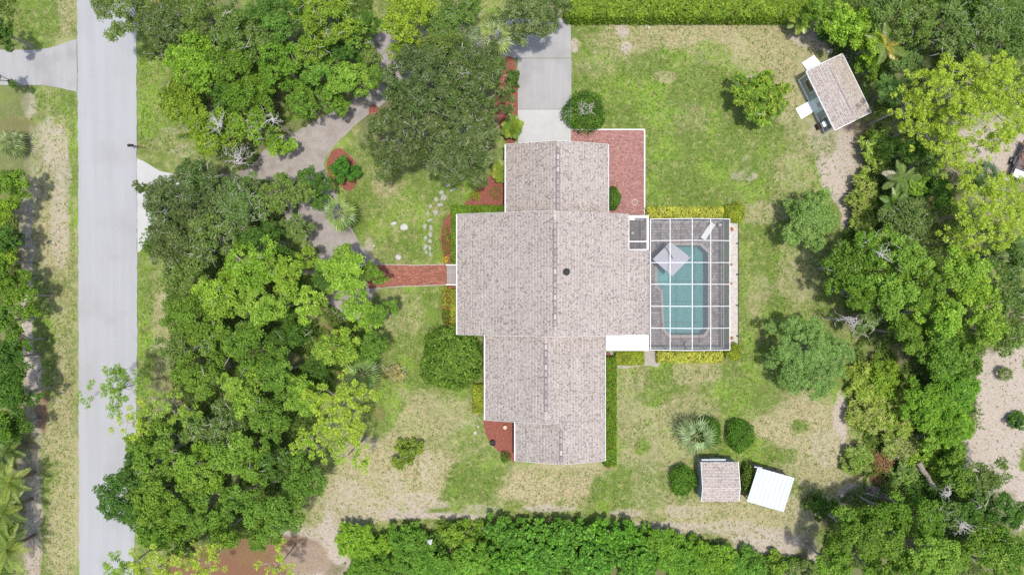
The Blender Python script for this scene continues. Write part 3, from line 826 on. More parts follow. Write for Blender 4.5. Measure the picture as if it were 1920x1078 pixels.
# ------------------------------------------------------------------ outbuildings
shed_wall = mat('grey_green_siding', (.30, .335, .33), .8, .06, 3, 20)
SHP = [(.50, .43, .395), (.53, .46, .425), (.47, .40, .37), (.55, .48, .445), (.38, .315, .295)]
def quad_center(q, z):
    pts = [P(a, b, z) for a, b in q]
    cx = sum(p[0] for p in pts) / 4; cy = sum(p[1] for p in pts) / 4
    u = Vector(pts[1]) - Vector(pts[0]) + Vector(pts[2]) - Vector(pts[3]); v = Vector(pts[3]) - Vector(pts[0]) + Vector(pts[2]) - Vector(pts[1])
    return cx, cy, math.atan2(u.y, u.x), u.length / 2, v.length / 2
# large shed: corners in order: local +x runs along the long side
S1 = [(1512, 134), (1565, 244.5), (1633.6, 210), (1579.4, 102.5)]
Z1 = 2.5
cx, cy, rot, LX, LY = quad_center(S1, Z1)
sh = thing('garden_shed', 'large grey walled shed with pinkish shingle gable roof and two white ramps', 'shed', cx, cy, 0, rot)
hx, hy = LX / 2, LY / 2; zr = Z1 + .62
slope((-hx, -hy, Z1), (hx, -hy, Z1), (hx, 0, zr), (-hx, 0, zr), sh, 51, pal=SHP)
slope((hx, hy, Z1), (-hx, hy, Z1), (-hx, 0, zr), (hx, 0, zr), sh, 52, pal=SHP)
mb = MB(); mb.bar((-hx + .7, 0, zr + .03), (hx - .7, 0, zr + .03), .16, .03, (.33, .28, .275)); mb.build('ridge_vent', cap_m, sh)
mb = MB(); wx, wy = hx - .22, hy - .15
mb.box(-wx, wx, -wy, wy, .25, Z1 - .1); mb.build('wall', shed_wall, sh)
mb = MB()
mb.add([(-wx, -wy, Z1 - .1), (-wx, wy, Z1 - .1), (-wx, 0, zr - .15), (wx, -wy, Z1 - .1), (wx, wy, Z1 - .1), (wx, 0, zr - .15)], [(0, 2, 1), (3, 4, 5), (0, 3, 5, 2), (1, 2, 5, 4)])
mb.build('gable_wall', shed_wall, sh)
mb = MB(); mb.box(-wx - .06, wx + .06, -wy - .06, wy + .06, .0, .25); mb.build('base_trim', white_m, sh)
for x_ in (-wx, wx):
    for y_ in (-wy, wy):
        mb = MB(); mb.box(x_ - .06, x_ + .06, y_ - .06, y_ + .06, .251, Z1 - .12); mb.build('corner_trim', white_m, sh)
for (a, b_) in (((-hx, -hy - .03), (hx, -hy - .03)), ((-hx, hy + .03), (hx, hy + .03))):
    mb = MB(); mb.bar((*a, Z1 - .06), (*b_, Z1 - .06), .06, .13); mb.build('fascia', white_m, sh)
for x_ in (-hx - .035, hx + .035):
    for sgn in (-1, 1):
        mb = MB(); mb.bar((x_, sgn * hy, Z1 - .05), (x_, 0, zr - .05), .06, .12); mb.build('rake_board', white_m, sh)
def wall_win(x, w, z0, z1, par, y, m=glass_m):
    mb = MB(); mb.box(x - w / 2 - .07, x + w / 2 + .07, y - .05, y, z0 - .07, z1 + .07); f = mb.build('window', white_m, par)
    mb = MB(); mb.box(x - w / 2, x + w / 2, y - .065, y - .051, z0, z1); mb.build('pane', m, f)
wall_win(-1.95, 1.3, 1.15, 2.0, sh, -wy); wall_win(2.35, 1.3, 1.15, 2.0, sh, -wy)
mb = MB(); mb.box(-.55, .95, -wy - .06, -wy, .25, 2.3); dd = mb.build('door', mat('pale_blue_door', (.52, .62, .64), .6, .03), sh)
mb = MB(); mb.box(0.0, .5, -wy - .08, -wy - .061, 1.3, 1.9); mb.build('pane', glass_m, dd)
mb = MB(); mb.box(2.05, 2.6, -wy - .5, -wy - .07, 1.05, 1.5); mb.build('air_conditioner', white_m, sh)
def ramp(px_pts, z_hi, label):
    pts = [P(a, b, .25) for a, b in px_pts]
    cx_ = sum(p[0] for p in pts) / 4; cy_ = sum(p[1] for p in pts) / 4
    mb = MB()
    zs = [z_hi, .06, .06, z_hi]
    vs = [(p[0] - cx_, p[1] - cy_, z) for p, z in zip(pts, zs)] + [(p[0] - cx_, p[1] - cy_, 0) for p in pts]
    mb.add(vs, [(0, 1, 2, 3), (7, 6, 5, 4), (0, 4, 5, 1), (1, 5, 6, 2), (2, 6, 7, 3), (3, 7, 4, 0)])
    n_ = Vector(vs[1]) - Vector(vs[0]); 
    o = mb.build('ramp', mat('white_ramp_board', (.83, .83, .82), .6, .04), None); o.location = (cx_, cy_, 0)
    return tag(o, label, 'ramp')
ramp([(1520, 188.5), (1493, 203), (1504, 223), (1530, 207)], .3, 'white board ramp leading to the pale blue shed door')
ramp([(1514, 134), (1505, 117), (1528, 102.5), (1541, 122)], .3, 'white board ramp at the gable end of the large shed')
bxp = P(1537, 237, .4)
t = thing('storage_bin', 'small dark brown bin against the large shed wall', 'bin', *bxp, 0, rot)
mb = MB(); mb.box(-.28, .28, -.28, .28, 0, .7); mb.build('bin_body', mat('dark_brown', (.07, .04, .035)), t)
mb = MB(); mb.box(-.3, .3, -.3, .3, .702, .76); mb.build('lid', mat('dark_brown_lid', (.09, .05, .045)), t)

# small shingle shed, gable ridge runs east-west
S2 = [(1316, 940), (1386, 939.5), (1383.5, 866), (1315, 866)]
cx, cy, rot, LX, LY = quad_center(S2, 2.25)
sh = thing('garden_shed', 'small square shed with pinkish brown shingle roof between two clipped bushes', 'shed', cx, cy, 0, rot)
hx, hy = LX / 2, LY / 2; yr = -.55; zr = 2.75
slope((-hx, -hy, 2.25), (hx, -hy, 2.25), (hx, yr, zr), (-hx, yr, zr), sh, 61, pal=SHP)
slope((hx, hy, 2.15), (-hx, hy, 2.15), (-hx, yr, zr), (hx, yr, zr), sh, 62, pal=SHP)
mb = MB(); wx, wy = hx - .12, hy - .1
mb.box(-wx, wx, -wy, wy, 0, 2.05); mb.build('wall', shed_wall, sh)
mb = MB(); mb.add([(-wx, -wy, 2.05), (-wx, wy, 2.05), (-wx, yr, zr - .14), (wx, -wy, 2.05), (wx, wy, 2.05), (wx, yr, zr - .14)], [(0, 2, 1), (3, 4, 5), (0, 3, 5, 2), (1, 2, 5, 4)]); mb.build('gable_wall', shed_wall, sh)
mb = MB(); mb.box(-.5, .5, wy, wy + .05, .05, 1.95); dd = mb.build('door', mat('pale_blue_door', (0, 0, 0)), sh)
for s_ in (-1, 1):
    mb = MB(); mb.bar((s_ * (hx + .03), -hy, 2.19), (s_ * (hx + .03), yr, zr - .06), .05, .1); mb.build('rake_board', white_m, sh)
    mb = MB(); mb.bar((s_ * (hx + .03), yr, zr - .06), (s_ * (hx + .03), hy, 2.09), .05, .1); mb.build('rake_board', white_m, sh)
mb = MB(); mb.box(-wx + .02, .75, hy - .02, hy + .2, 1.72, 1.78); mb.build('door_hood', mat('grey_metal', (.42, .46, .48), .5), sh)

# white metal roofed shelter
S3 = [(1401, 941), (1471, 960), (1488, 895), (1420, 875)]
cx, cy, rot, LX, LY = quad_center(S3, 2.3)
sh = thing('metal_shelter', 'open shelter with bright white ribbed metal roof beside the small shed', 'shelter', cx, cy, 0, rot)
hx, hy = LX / 2, LY / 2
mb = MB(); vs = [(-hx, -hy, 2.15), (hx, -hy, 2.15), (hx, hy, 2.45), (-hx, hy, 2.45)]
mb.add(vs + [(a, b_, c - .05) for a, b_, c in vs], [(0, 1, 2, 3), (7, 6, 5, 4), (0, 4, 5, 1), (1, 5, 6, 2), (2, 6, 7, 3), (3, 7, 4, 0)])
rf = mb.build('roof', mat('white_sheet_metal', (.50, .54, .55), .4, .02, 2, 10, spec=.5), sh)
rm = MB(); rm.bar((0, -hy + .01, 2.165), (0, hy - .01, 2.465), .045, .045); rme = rm.mesh('roof_rib'); rme.materials.append(mat('rib_metal', (.40, .48, .50), .4))
for k in range(9):
    o = bpy.data.objects.new('roof_rib', rme); C.objects.link(o); o.parent = rf; o.location = (-hx + LX * (k + .5) / 9, 0, 0)
for x_ in (-hx + .2, hx - .2):
    for y_ in (-hy + .2, hy - .2):
        mb = MB(); mb.box(x_ - .05, x_ + .05, y_ - .05, y_ + .05, 0, 2.1 + (y_ + hy) * .07); mb.build('post', mat('weathered_post', (.25, .22, .19)), sh)
mb = MB(); mb.box(-hx + .12, hx - .12, -hy + .1, hy - .1, .0, .0501); mb.build('floor_board', mat('worn_timber', (.2, .16, .12)), sh)
mb = MB(); mb.bar((-hx - .3, hy - .05, 2.28), (-hx + .5, hy + .05, 2.3), .12, .1); mb.build('beam_end', mat('grey_metal', (0, 0, 0)), sh)

# ------------------------------------------------------------------ mailbox, trailer and little things
mx_, my_ = P(260, 277, 0)
t = thing('mailbox', 'black mailbox on a leaning brown post at the road edge', 'mailbox', mx_, my_, 0, math.radians(5))
mb = MB(); mb.bar((.85, -.12, 0), (.0, 0, 1.05), .09, .09); mb.build('post', mat('brown_post', (.16, .09, .055)), t)
mb = MB()
for k in range(1): mb.tube([(-.5, .02, 1.2), (.05, 0, 1.2)], .12, 10)
mb.box(-.5, .05, -.118, .118, 1.08, 1.2); mb.build('box', mat('black_gloss', (.02, .02, .022), .4), t)
mb = MB(); mb.box(-.3, -.18, .121, .14, 1.2, 1.42); mb.build('flag', mat('red_flag', (.4, .03, .03)), t)

tx, ty = P(1921, 303, .6)
ta = math.radians(68)
t = thing('utility_trailer', 'dark utility trailer loaded with rusty scrap at the sandy clearing edge', 'trailer', tx, ty, 0, ta)
mb = MB(); mb.box(-2.0, 2.0, -.85, .85, .48, .55); mb.build('deck', mat('trailer_deck', (.14, .12, .12)), t)
for s_ in (-1, 1):
    for z_ in (.75, 1.0):
        mb = MB(); mb.bar((-2.0, s_ * .88, z_), (2.0, s_ * .88, z_), .06, .06); mb.build('rail', dark_met, t)
    for k in range(5):
        mb = MB(); mb.bar((-2 + k, s_ * .88, .5), (-2 + k, s_ * .88, 1.0), .05, .05); mb.build('stake', dark_met, t)
    mb = MB(); mb.tube([(-.3, s_ * .98, .35), (-.3, s_ * 1.18, .35)], .34, 16); w = mb.build('wheel', mat('tyre', (.02, .02, .02)), t)
    mb = MB(); mb.tube([(-.3, s_ * 1.181, .35), (-.3, s_ * 1.2, .35)], .18, 12); mb.build('rim', mat('grey_metal', (0, 0, 0)), w)
    mb = MB(); mb.box(-.75, .15, s_ * 1.08 - .13, s_ * 1.08 + .13, .72, .76); mb.build('fender', dark_met, t)
mb = MB(); mb.bar((2.0, 0, .5), (3.2, 0, .5), .1, .1); mb.build('tongue', dark_met, t)
r = random.Random(4); mb = MB()
for k in range(60):
    a = Vector((r.uniform(-.9, 1.7), r.uniform(-.7, .7), r.uniform(.6, 1.0))); d = Vector((r.uniform(-.5, .5), r.uniform(-.5, .5), r.uniform(-.1, .15)))
    mb.bar(a, a + d, r.uniform(.04, .12), .03)
tag(mb.build('scrap_heap', mat('rusty_scrap', (.30, .13, .07), .9, .4, 5, 20)), 'heap of rusty orange scrap lying on the trailer deck', 'scrap').matrix_world = Matrix.Translation((tx, ty, 0)) @ Matrix.Rotation(ta, 4, 'Z')
mb = MB(); mb.bar((-1.9, .1, .62), (-1.1, .1, .66), 1.2, .05)
tag(mb.build('white_board', mat('white_ramp_board', (0, 0, 0))), 'white board lying at the trailer tail', 'board').matrix_world = Matrix.Translation((tx, ty, 0)) @ Matrix.Rotation(ta, 4, 'Z')

# stones
stone_m = mat('pale_limestone', (.33, .33, .27), .9, .18, 3, 14, .6, dirt=((.18, .21, .12), 3, .45, .7))
white_stone = mat('white_rock', (.47, .45, .41), .9, .2, 4, 14, .6)
def stone(px, py, w, l, ang_, h, m, name, label, cat, group=None, seed=0):
    r = random.Random(seed * 7 + int(px)); n = 8
    pts = []
    for k in range(n):
        a = 2 * math.pi * k / n; q = r.uniform(.8, 1.12)
        pts.append((w / 2 * q * math.cos(a), l / 2 * q * math.sin(a)))
    mb = MB(); vs = [(a, b_, 0) for a, b_ in pts] + [(a * .96, b_ * .96, h * .7) for a, b_ in pts] + [(a * .62, b_ * .62, h * r.uniform(.9, 1.1)) for a, b_ in pts] + [(0, 0, h)]
    fs = [(i, (i + 1) % n, n + (i + 1) % n, n + i) for i in range(n)] + [(n + i, n + (i + 1) % n, 2 * n + (i + 1) % n, 2 * n + i) for i in range(n)] + [(2 * n + i, 2 * n + (i + 1) % n, 3 * n) for i in range(n)]
    mb.add(vs, fs); o = mb.build(name, m); o.location = (*P(px, py), -.03); o.rotation_euler = (0, 0, ang_)
    return tag(o, label, cat, group)
SL = 'pale flat stone of the stepping stone path curving across the front lawn'
for i, (a, b_, w, l, g) in enumerate([(802, 400, .35, .6, -.1), (806, 413, .7, .38, .5), (797, 425, .4, .7, -.1), (808, 427, .42, .75, .1), (807, 440, .45, .7, .2), (798, 446, .45, .6, 0), (807, 452, .5, .6, .6), (798, 463, .45, .8, -.5), (806, 465, .35, .7, 0), (799, 473, .4, .4, 0), (807, 477, .3, .6, .1),
        (807, 387, .4, .5, 0), (817, 398, .6, .7, 0), (818, 374, .55, .6, 0), (825, 384, .7, .45, .1), (832, 371, .7, .8, -.3), (828, 361, .6, .6, 0), (839, 348, .65, .5, .3), (849, 356, .8, .35, .4), (863, 333, .5, .4, 0), (870, 326, .5, .3, 0)]):
    stone(a, b_, w, l, g, .10, stone_m, 'stepping_stone', SL, 'stepping stone', 'stepping stones across the front lawn', i)
stone(758, 426, .9, .8, .2, .28, white_stone, 'boulder', 'large white rock alone in the middle of the front lawn', 'rock', None, 31)
stone(738, 419, .8, .35, .2, .2, white_stone, 'boulder', 'low white rock with a dark crack beside the larger lawn rock', 'rock', None, 32)
stone(747, 482, .7, .7, .2, .35, white_stone, 'boulder', 'white rock just above the brick walkway edge', 'rock', None, 33)
stone(701, 461, .35, .3, .2, .2, white_stone, 'boulder', 'small white stone near the wood edge north of the walkway', 'rock', None, 34)
stone(897, 799.5, .3, .3, .2, .2, white_stone, 'boulder', 'small white stone beside the red mulch bed, upper of two', 'rock', None, 35)
stone(891, 811, .35, .45, .2, .2, white_stone, 'boulder', 'white stone in the grass left of the black pot, lower of two', 'rock', None, 36)
stone(1556, 97, .9, .6, .2, .3, white_stone, 'boulder', 'pale rock on the bare ground above the large shed', 'rock', None, 37)
stone(1217, 52, .0 + .4, .3, .2, .12, white_stone, 'boulder', 'tiny pale stone on the dry grass under the long hedge', 'rock', None, 38)
for (a, b_, lab) in ((1382, 457, 'first'), (1382, 515, 'second'), (1382, 573, 'third'), (1382, 630, 'last')):
    t = thing('path_light', f'{lab} tiny black path light down the shell border beside the pool enclosure', 'path light', *P(a, b_), 0, 0, 'path lights by the pool enclosure')
    mb = MB(); mb.tube([(0, 0, 0), (0, 0, .35)], .015, 5); mb.build('stake', dark_met, t)
    mb = MB(); mb.lathe(0, 0, [(.05, .35), (.11, .40), (.03, .46)], 8); mb.build('lamp_head', dark_met, t)
t = thing('planter', 'round black pot on the red mulch bed by the lower house corner', 'pot', *P(924, 829))
mb = MB(); mb.lathe(0, 0, [(.20, 0), (.30, .4), (.28, .42), (.24, .30), (.05, .3)], 18); mb.build('pot', mat('black_pot', (.008, .008, .008), .6), t)
mb = MB(); mb.lathe(-.06, -.32, [(.08, .0), (.1, .15), (.05, .2)], 8); mb.build('spout', mat('grey_metal', (0, 0, 0)), t)
t = thing('stump_stool', 'round tan stump standing on the red mulch bed', 'stump', *P(947, 800))
mb = MB(); mb.lathe(0, 0, [(.25, 0), (.22, .35), (.20, .36)], 14); mb.build('stump', mat('tan_wood', (.45, .33, .22)), t)
mb = MB(); mb.lathe(0, 0, [(.18, .361), (.17, .37)], 14); mb.build('cut_face', mat('pale_cut_wood', (.60, .48, .33)), t)
mb = MB(); mb.add([(0, 0, 0), (.5, .1, .0), (.35, -.55, .0), (-.05, -.3, .0), (.2, -.2, .5)], [(0, 1, 4), (1, 2, 4), (2, 3, 4), (3, 0, 4), (0, 3, 2, 1)])
o = tag(mb.build('white_sack', mat('white_plastic', (.8, .8, .8), .5)), 'small white plastic sack caught in the leafy thicket edge', 'sack'); o.location = P3(802, 1012, 2.2)

# ------------------------------------------------------------------ vegetation
leafM = leaf_mat('broad_leaf'); leafG = leaf_mat('glossy_leaf', .2, .35, .5); needleM = leaf_mat('pine_needle', .3, .6, .2)
barkM = mat('grey_bark', (.30, .27, .24), .95, .25, 3, 18, .6)
twigM = mat('pale_twig', (.38, .355, .31), .95, .2, 3, 18)
brownM = mat('brown_bark', (.20, .14, .10), .95, .25, 3, 18, .6)

def unit(v): return v / (np.linalg.norm(v, axis=-1, keepdims=True) + 1e-9)
def leaves(pos, nor, L_, W_, cols, rng, name, m, parent, along=None):
    n = len(pos)
    a = rng.normal(size=(n, 3)) if along is None else along + rng.normal(size=(n, 3)) * .25
    a = unit(a - nor * np.sum(a * nor, -1, keepdims=True)); b = np.cross(nor, a)
    s = rng.uniform(.7, 1.3, (n, 1)); L2 = L_ * s / 2; W2 = W_ * s / 2
    V = np.stack([pos - a * L2, pos + b * W2 + a * L2 * .15, pos + a * L2, pos - b * W2 + a * L2 * .15], 1).reshape(-1, 3)
    F_ = np.arange(n * 4).reshape(-1, 4)
    return np_mesh(name, V, F_, m, parent, cols)

def pal_cols(pal, n, rng, per=None, spread=.12):
    pal = np.array(pal)
    i = rng.randint(len(pal), size=n); c = pal[i]
    if per is not None: c = c * .55 + per * .45
    return np.clip(c * rng.uniform(1 - spread, 1 + spread, (n, 1)), .005, .9)

SPEC = {  # lobe radius, lobe spacing density, leaf length, width, leaves/m2, palette, z jitter, twigs
 'oak':    dict(rl=1.15, k=1.35, L=.22, W=.14, d=62, pal=[(.13, .235, .024), (.10, .19, .02), (.19, .30, .036), (.145, .26, .026)], zj=1.0, tw=8),
 'bright': dict(rl=1.1, k=1.35, L=.22, W=.14, d=62, pal=[(.20, .335, .03), (.25, .38, .04), (.145, .26, .025), (.32, .45, .06)], zj=1.0, tw=9),
 'dark':   dict(rl=1.0, k=1.4, L=.21, W=.13, d=62, pal=[(.065, .14, .02), (.08, .17, .022), (.105, .205, .03)], zj=1.0, tw=6),
 'live':   dict(rl=1.05, k=1.35, L=.25, W=.10, d=62, pal=[(.09, .145, .03), (.062, .105, .022), (.20, .25, .09), (.12, .18, .042)], zj=1.0, tw=90),
 'olive':  dict(rl=1.0, k=1.4, L=.23, W=.11, d=56, pal=[(.145, .225, .045), (.11, .18, .034), (.21, .29, .085), (.165, .25, .052)], zj=.8, tw=50),
 'yellow': dict(rl=.95, k=1.35, L=.22, W=.14, d=58, pal=[(.21, .32, .03), (.17, .29, .026), (.29, .38, .05), (.14, .25, .024)], zj=1.0, tw=16),
 'blue':   dict(rl=.75, k=1.8, L=.26, W=.07, d=80, pal=[(.17, .29, .065), (.125, .23, .045), (.26, .38, .115), (.20, .32, .075)], zj=.3, tw=6),
 'mango':  dict(rl=.8, k=1.35, L=.55, W=.19, d=28, pal=[(.22, .33, .03), (.12, .22, .022), (.36, .40, .05), (.08, .155, .018), (.16, .27, .025)], zj=1.0, tw=8),
 'fern':   dict(rl=.6, k=2.1, L=.38, W=.09, d=50, pal=[(.135, .28, .022), (.09, .20, .018), (.23, .39, .04), (.16, .32, .028)], zj=.7, tw=0),
 'palmetto': dict(rl=.55, k=1.7, L=.50, W=.11, d=36, pal=[(.27, .39, .045), (.20, .32, .03), (.38, .46, .10), (.10, .18, .02), (.40, .38, .15)], zj=.6, tw=0),
 'pepper': dict(rl=.42, k=1.5, L=.26, W=.17, d=55, pal=[(.08, .22, .02), (.045, .13, .012), (.24, .45, .05), (.12, .29, .025)], zj=.5, tw=0),
}

def lobed_crown(R, h, sp, rng, Ry=None, base=None, flat_=.55):
    S = SPEC[sp]; rl = S['rl'] * (1 if R > 2 else max(.45, R / 2.2))
    Ry = Ry or R
    ph = rng.uniform(0, 6.28, 4)
    def rho(t): return 1 + .16 * np.cos(2 * t + ph[0]) + .10 * np.cos(3 * t + ph[1]) + .08 * np.cos(5 * t + ph[2])
    n = max(3, int(S['k'] * R * Ry / rl ** 2))
    i = np.arange(n); t = i * 2.39996 + rng.uniform(0, .5, n) + ph[3]
    q = np.sqrt((i + .5) / n) * rng.uniform(.88, 1.08, n)
    rr = rho(t) * np.clip(q, 0, 1.05)
    X = rr * np.cos(t) * (R - rl * .55); Y = rr * np.sin(t) * (Ry - rl * .55)
    zt = h - rl * .8; zb = base if base is not None else h * .45
    Z = zb + (zt - zb) * np.sqrt(np.clip(1 - np.clip(q, 0, 1) ** 2 * .85, 0, 1)) + rng.uniform(-S['zj'], S['zj'] * .35, n)
    Z = np.maximum(Z, rl * .5)
    rad = rl * rng.uniform(.72, 1.28, n)
    cen = np.stack([X, Y, Z], -1)
    # sub clumps on each lobe
    m = 15
    lc = np.repeat(cen, m, 0); lr = np.repeat(rad, m)
    lobe_shade = np.repeat(rng.uniform(.80, 1.22, (n, 1)), m, 0)
    d = rng.normal(size=(n * m, 3)); d[:, 2] = np.abs(d[:, 2]) * .9 - .15; d = unit(d)
    sc = lc + d * (lr * rng.uniform(.5, .92, n * m))[:, None] * np.array([1, 1, .75]); sr = lr * rng.uniform(.24, .42, n * m)
    cnt = np.maximum(6, (2 * math.pi * sr ** 2 * S['d'] * (rl / S['rl'] < .8 and 1.4 or 1)).astype(int))
    I = np.repeat(np.arange(n * m), cnt)
    dd = rng.normal(size=(len(I), 3)); dd[:, 2] = dd[:, 2] + .45; dd = unit(dd)
    pos = sc[I] + dd * (sr[I] * rng.uniform(.55, 1.12, len(I)))[:, None]
    pos[:, 2] = np.maximum(pos[:, 2], .08)
    nor = unit(dd * .5 + np.array([0, 0, 1.0 if sp in ('palmetto', 'fern', 'blue', 'mango') else .6]) + rng.normal(size=dd.shape) * .42)
    pal = np.array(S['pal']); subc = pal[rng.randint(len(pal), size=n * m)] * lobe_shade
    cols = pal_cols(S['pal'], len(I), rng, subc[I], .30) * np.array([1.10, 1.09, 1.12]) * (rng.uniform(.93, 1.07) * np.array([rng.uniform(.93, 1.06), 1, rng.uniform(.85, 1.2)]))
    outw = unit(dd + .01)
    return pos, nor, cols, cen, rad, outw, S

def limbs(cen, rad, h, rng, tr, trunk_h, bend=.3, nmax=14):
    mb = MB()
    top = Vector((0, 0, trunk_h))
    mb.tube([(0, 0, -.05), (rng.uniform(-.1, .1), rng.uniform(-.1, .1), trunk_h * .5), top], [tr * 1.25, tr, tr * .8], 8)
    ids = np.argsort(-rad)[:nmax]
    for j in ids:
        e = Vector(cen[j]); mid = top.lerp(e, .5) + Vector((rng.uniform(-bend, bend), rng.uniform(-bend, bend), rng.uniform(-.2, .4)))
        st = top.lerp(Vector((0, 0, trunk_h * .6)), rng.uniform(0, 1))
        mb.tube([st, mid, e, e + (e - mid).normalized() * rad[j] * .5], [tr * .45, tr * .28, tr * .14, .02], 5)
    return mb

def twigs(cen, rad, n, rng, ln=(.5, 1.1), th=.028):
    mb = MB()
    for _ in range(n):
        j = rng.randint(len(cen)); d = rng.normal(size=3); d[2] = abs(d[2]) * .6 + .15; d /= np.linalg.norm(d)
        p = Vector(cen[j] + d * rad[j] * .78)
        t = Vector(rng.normal(size=3)); t.z *= .25; t.normalize(); l = rng.uniform(*ln)
        p2 = p + t * l * .5 + Vector((rng.uniform(-.15, .15), rng.uniform(-.15, .15), .08)); p3 = p2 + (t + Vector((rng.uniform(-.6, .6), rng.uniform(-.6, .6), 0))).normalized() * l * .5
        mb.tube([p, p2, p3], [th, th * .8, th * .4], 3, cap=False)
        if rng.rand() < .5:
            p4 = p2 + Vector((rng.uniform(-.3, .3), rng.uniform(-.3, .3), .05)); mb.tube([p2, p4], [th * .6, th * .3], 3, cap=False)
    return mb

SEED = [100]
def tree(px, py, rpx, h, sp, label, name='tree', group=None, cat='tree', ry=None, dead=0, tint=None, base=None):
    SEED[0] += 1; rng = np.random.RandomState(SEED[0])
    zc = h * .72; x, y = P(px, py, zc); R = rpx / PPM * (1 - zc / CAMH); RY = (ry or rpx) / PPM * (1 - zc / CAMH)
    t = thing(name, label, cat, x, y, 0, 0, group)
    pos, nor, cols, cen, rad, outw, S = lobed_crown(R, h, sp, rng, RY, base)
    if tint is not None: cols = np.clip(cols * np.array(tint), .005, .9)
    leaves(pos, nor, S['L'], S['W'], cols, rng, 'crown', leafM, t, outw if sp in ('blue', 'fern', 'palmetto', 'mango') else None)
    th = h * .42 if h > 3 else h * .3
    limbs(cen, rad, h, rng, .04 + h * .011, th).build('trunk', barkM, t)
    nt_ = int(S['tw'] * (R * RY) / 16) + dead
    if nt_ > 2:
        twigs(cen, rad, nt_, rng, (.4, 1.1) if dead else (.3, .8), .032 if dead else .022).build('twigs', twigM, t)['kind'] = 'stuff'
    return t

def pine(px, py, rpx, h, label, dens=1.0, ry=None, tint=(1, 1, 1), group=None, trunk_px=None):
    SEED[0] += 1; rng = np.random.RandomState(SEED[0])
    zc = h * .82; x, y = P(px, py, zc); k = (1 - zc / CAMH) / PPM; R = rpx * k; RY = (ry or rpx) * k
    t = thing('pine_tree', label, 'pine tree', x, y, 0, 0, group)
    n = max(4, int(1.7 * R * RY / .95 ** 2)); i = np.arange(n); th = i * 2.39996 + rng.uniform(0, 1, n); q = np.sqrt((i + .5) / n) * rng.uniform(.85, 1.1, n)
    keep = rng.rand(n) < (.55 + .4 * dens); th, q = th[keep], q[keep]; n = len(th)
    cen = np.stack([q * np.cos(th) * R * .92, q * np.sin(th) * RY * .92, h * .82 + (1 - q ** 2) * h * .12 + rng.uniform(-1, .6, n)], -1)
    m = int(8 * dens ** .3); pc = np.repeat(cen, m, 0) + rng.normal(size=(n * m, 3)) * np.array([.62, .62, .25])
    kn = 46; pp_ = np.repeat(pc, kn, 0); d = rng.normal(size=(len(pp_), 3)); d[:, 2] = np.abs(d[:, 2]) * .42 + .05; d = unit(d)
    ln = rng.uniform(.28, .40, (len(pp_), 1)); side_ = unit(np.cross(d, rng.normal(size=d.shape))); w = .03
    a = pp_ + d * .09; b_ = pp_ + d * ln
    V = np.stack([a - side_ * w * .5, a + side_ * w * .5, b_ + side_ * w, b_ - side_ * w], 1).reshape(-1, 3)
    cols = pal_cols([(.46, .57, .07), (.38, .50, .05), (.56, .64, .11), (.28, .40, .04)], len(pp_), rng) * np.array(tint)
    np_mesh('crown', V, np.arange(len(V)).reshape(-1, 4), needleM, t, cols)
    mb = MB(); top = Vector((0, 0, h * .9)); mb.tube([(0, 0, -.05), (.1, .05, h * .5), top], [.15 * min(1, dens), .11 * min(1, dens ** 2), .04], 8)
    for j in range(n):
        e = Vector(cen[j]); s_ = Vector((0, 0, max(h * .45, e.z - math.hypot(e.x, e.y) * .45))); mid = s_.lerp(e, .55) + Vector((rng.uniform(-.25, .25), rng.uniform(-.25, .25), -.15))
        mb.tube([s_, mid, e], [.045, .03, .018], 4, cap=False)
        for q_ in range(6):
            p = Vector(pc[j * m + q_ % m]); mb.tube([mid.lerp(e, .6), p], [.02, .012], 3, cap=False)
    mb.build('trunk', mat('pine_bark', (.36, .30, .26), .95, .2), t)
    return t

palmM = leaf_mat('palm_leaf', .25, .4, .5)
def make_fronds(kind, rng, pal, length):
    out = []
    for v in range(4):
        mb = MB()
        c0 = pal[v % len(pal)]
        if kind == 'fan':
            pe = length * .45
            mb.bar((0, 0, 0), (pe, 0, .12), .05, .03, (.22, .26, .09))
            for j in range(9):
                a = -1.25 + 2.5 * j / 8; l = length * .62 * (1 - .3 * abs(a) / 1.5) * rng.uniform(.75, 1.15); w = .07
                c = tuple(np.clip(np.array(c0) * rng.uniform(.6, 1.35), 0, .9)); dx, dy = math.cos(a), math.sin(a); nx_, ny_ = -dy * w, dx * w
                z0 = .12; z1 = .14 + .03 * (j % 2); z2 = -.12 - .25 * rng.rand()
                o = (pe, 0)
                mb.add([(o[0], o[1], z0), (o[0] + dx * l * .5 + nx_, o[1] + dy * l * .5 + ny_, z1), (o[0] + dx * l, o[1] + dy * l, z2), (o[0] + dx * l * .5 - nx_, o[1] + dy * l * .5 - ny_, z1 - .03)], [(0, 3, 2, 1)], c)
        else:
            segs = 9; pts = [(length * s_ / segs, 0, .45 * math.sin(s_ / segs * 2.2) - .55 * (s_ / segs) ** 2) for s_ in range(segs + 1)]
            mb.tube(pts, [.03 * (1 - .8 * s_ / segs) for s_ in range(segs + 1)], 4, cap=False, col=(.25, .27, .08))
            for s_ in range(26):
                u = (s_ + 2) / 28; k = min(int(u * segs), segs - 1); f = u * segs - k; p = Vector(pts[k]).lerp(Vector(pts[k + 1]), f)
                l = .5 * math.sin(math.pi * min(1, u * .8 + .18)) + .1
                for sd in (-1, 1):
                    c = tuple(np.clip(np.array(c0) * rng.uniform(.8, 1.25), 0, .9)); d = Vector((.55, sd, -.15 - rng.rand() * .3)).normalized() * l; w = Vector((.05, 0, 0))
                    mb.add([p - w * .5, p + w * .5, p + d * .6 + w * .8, p + d, p + d * .6 - w * .8], [(0, 1, 2, 3, 4)], c)
        me = mb.mesh('frond'); me.materials.append(palmM); out.append(me)
    return out

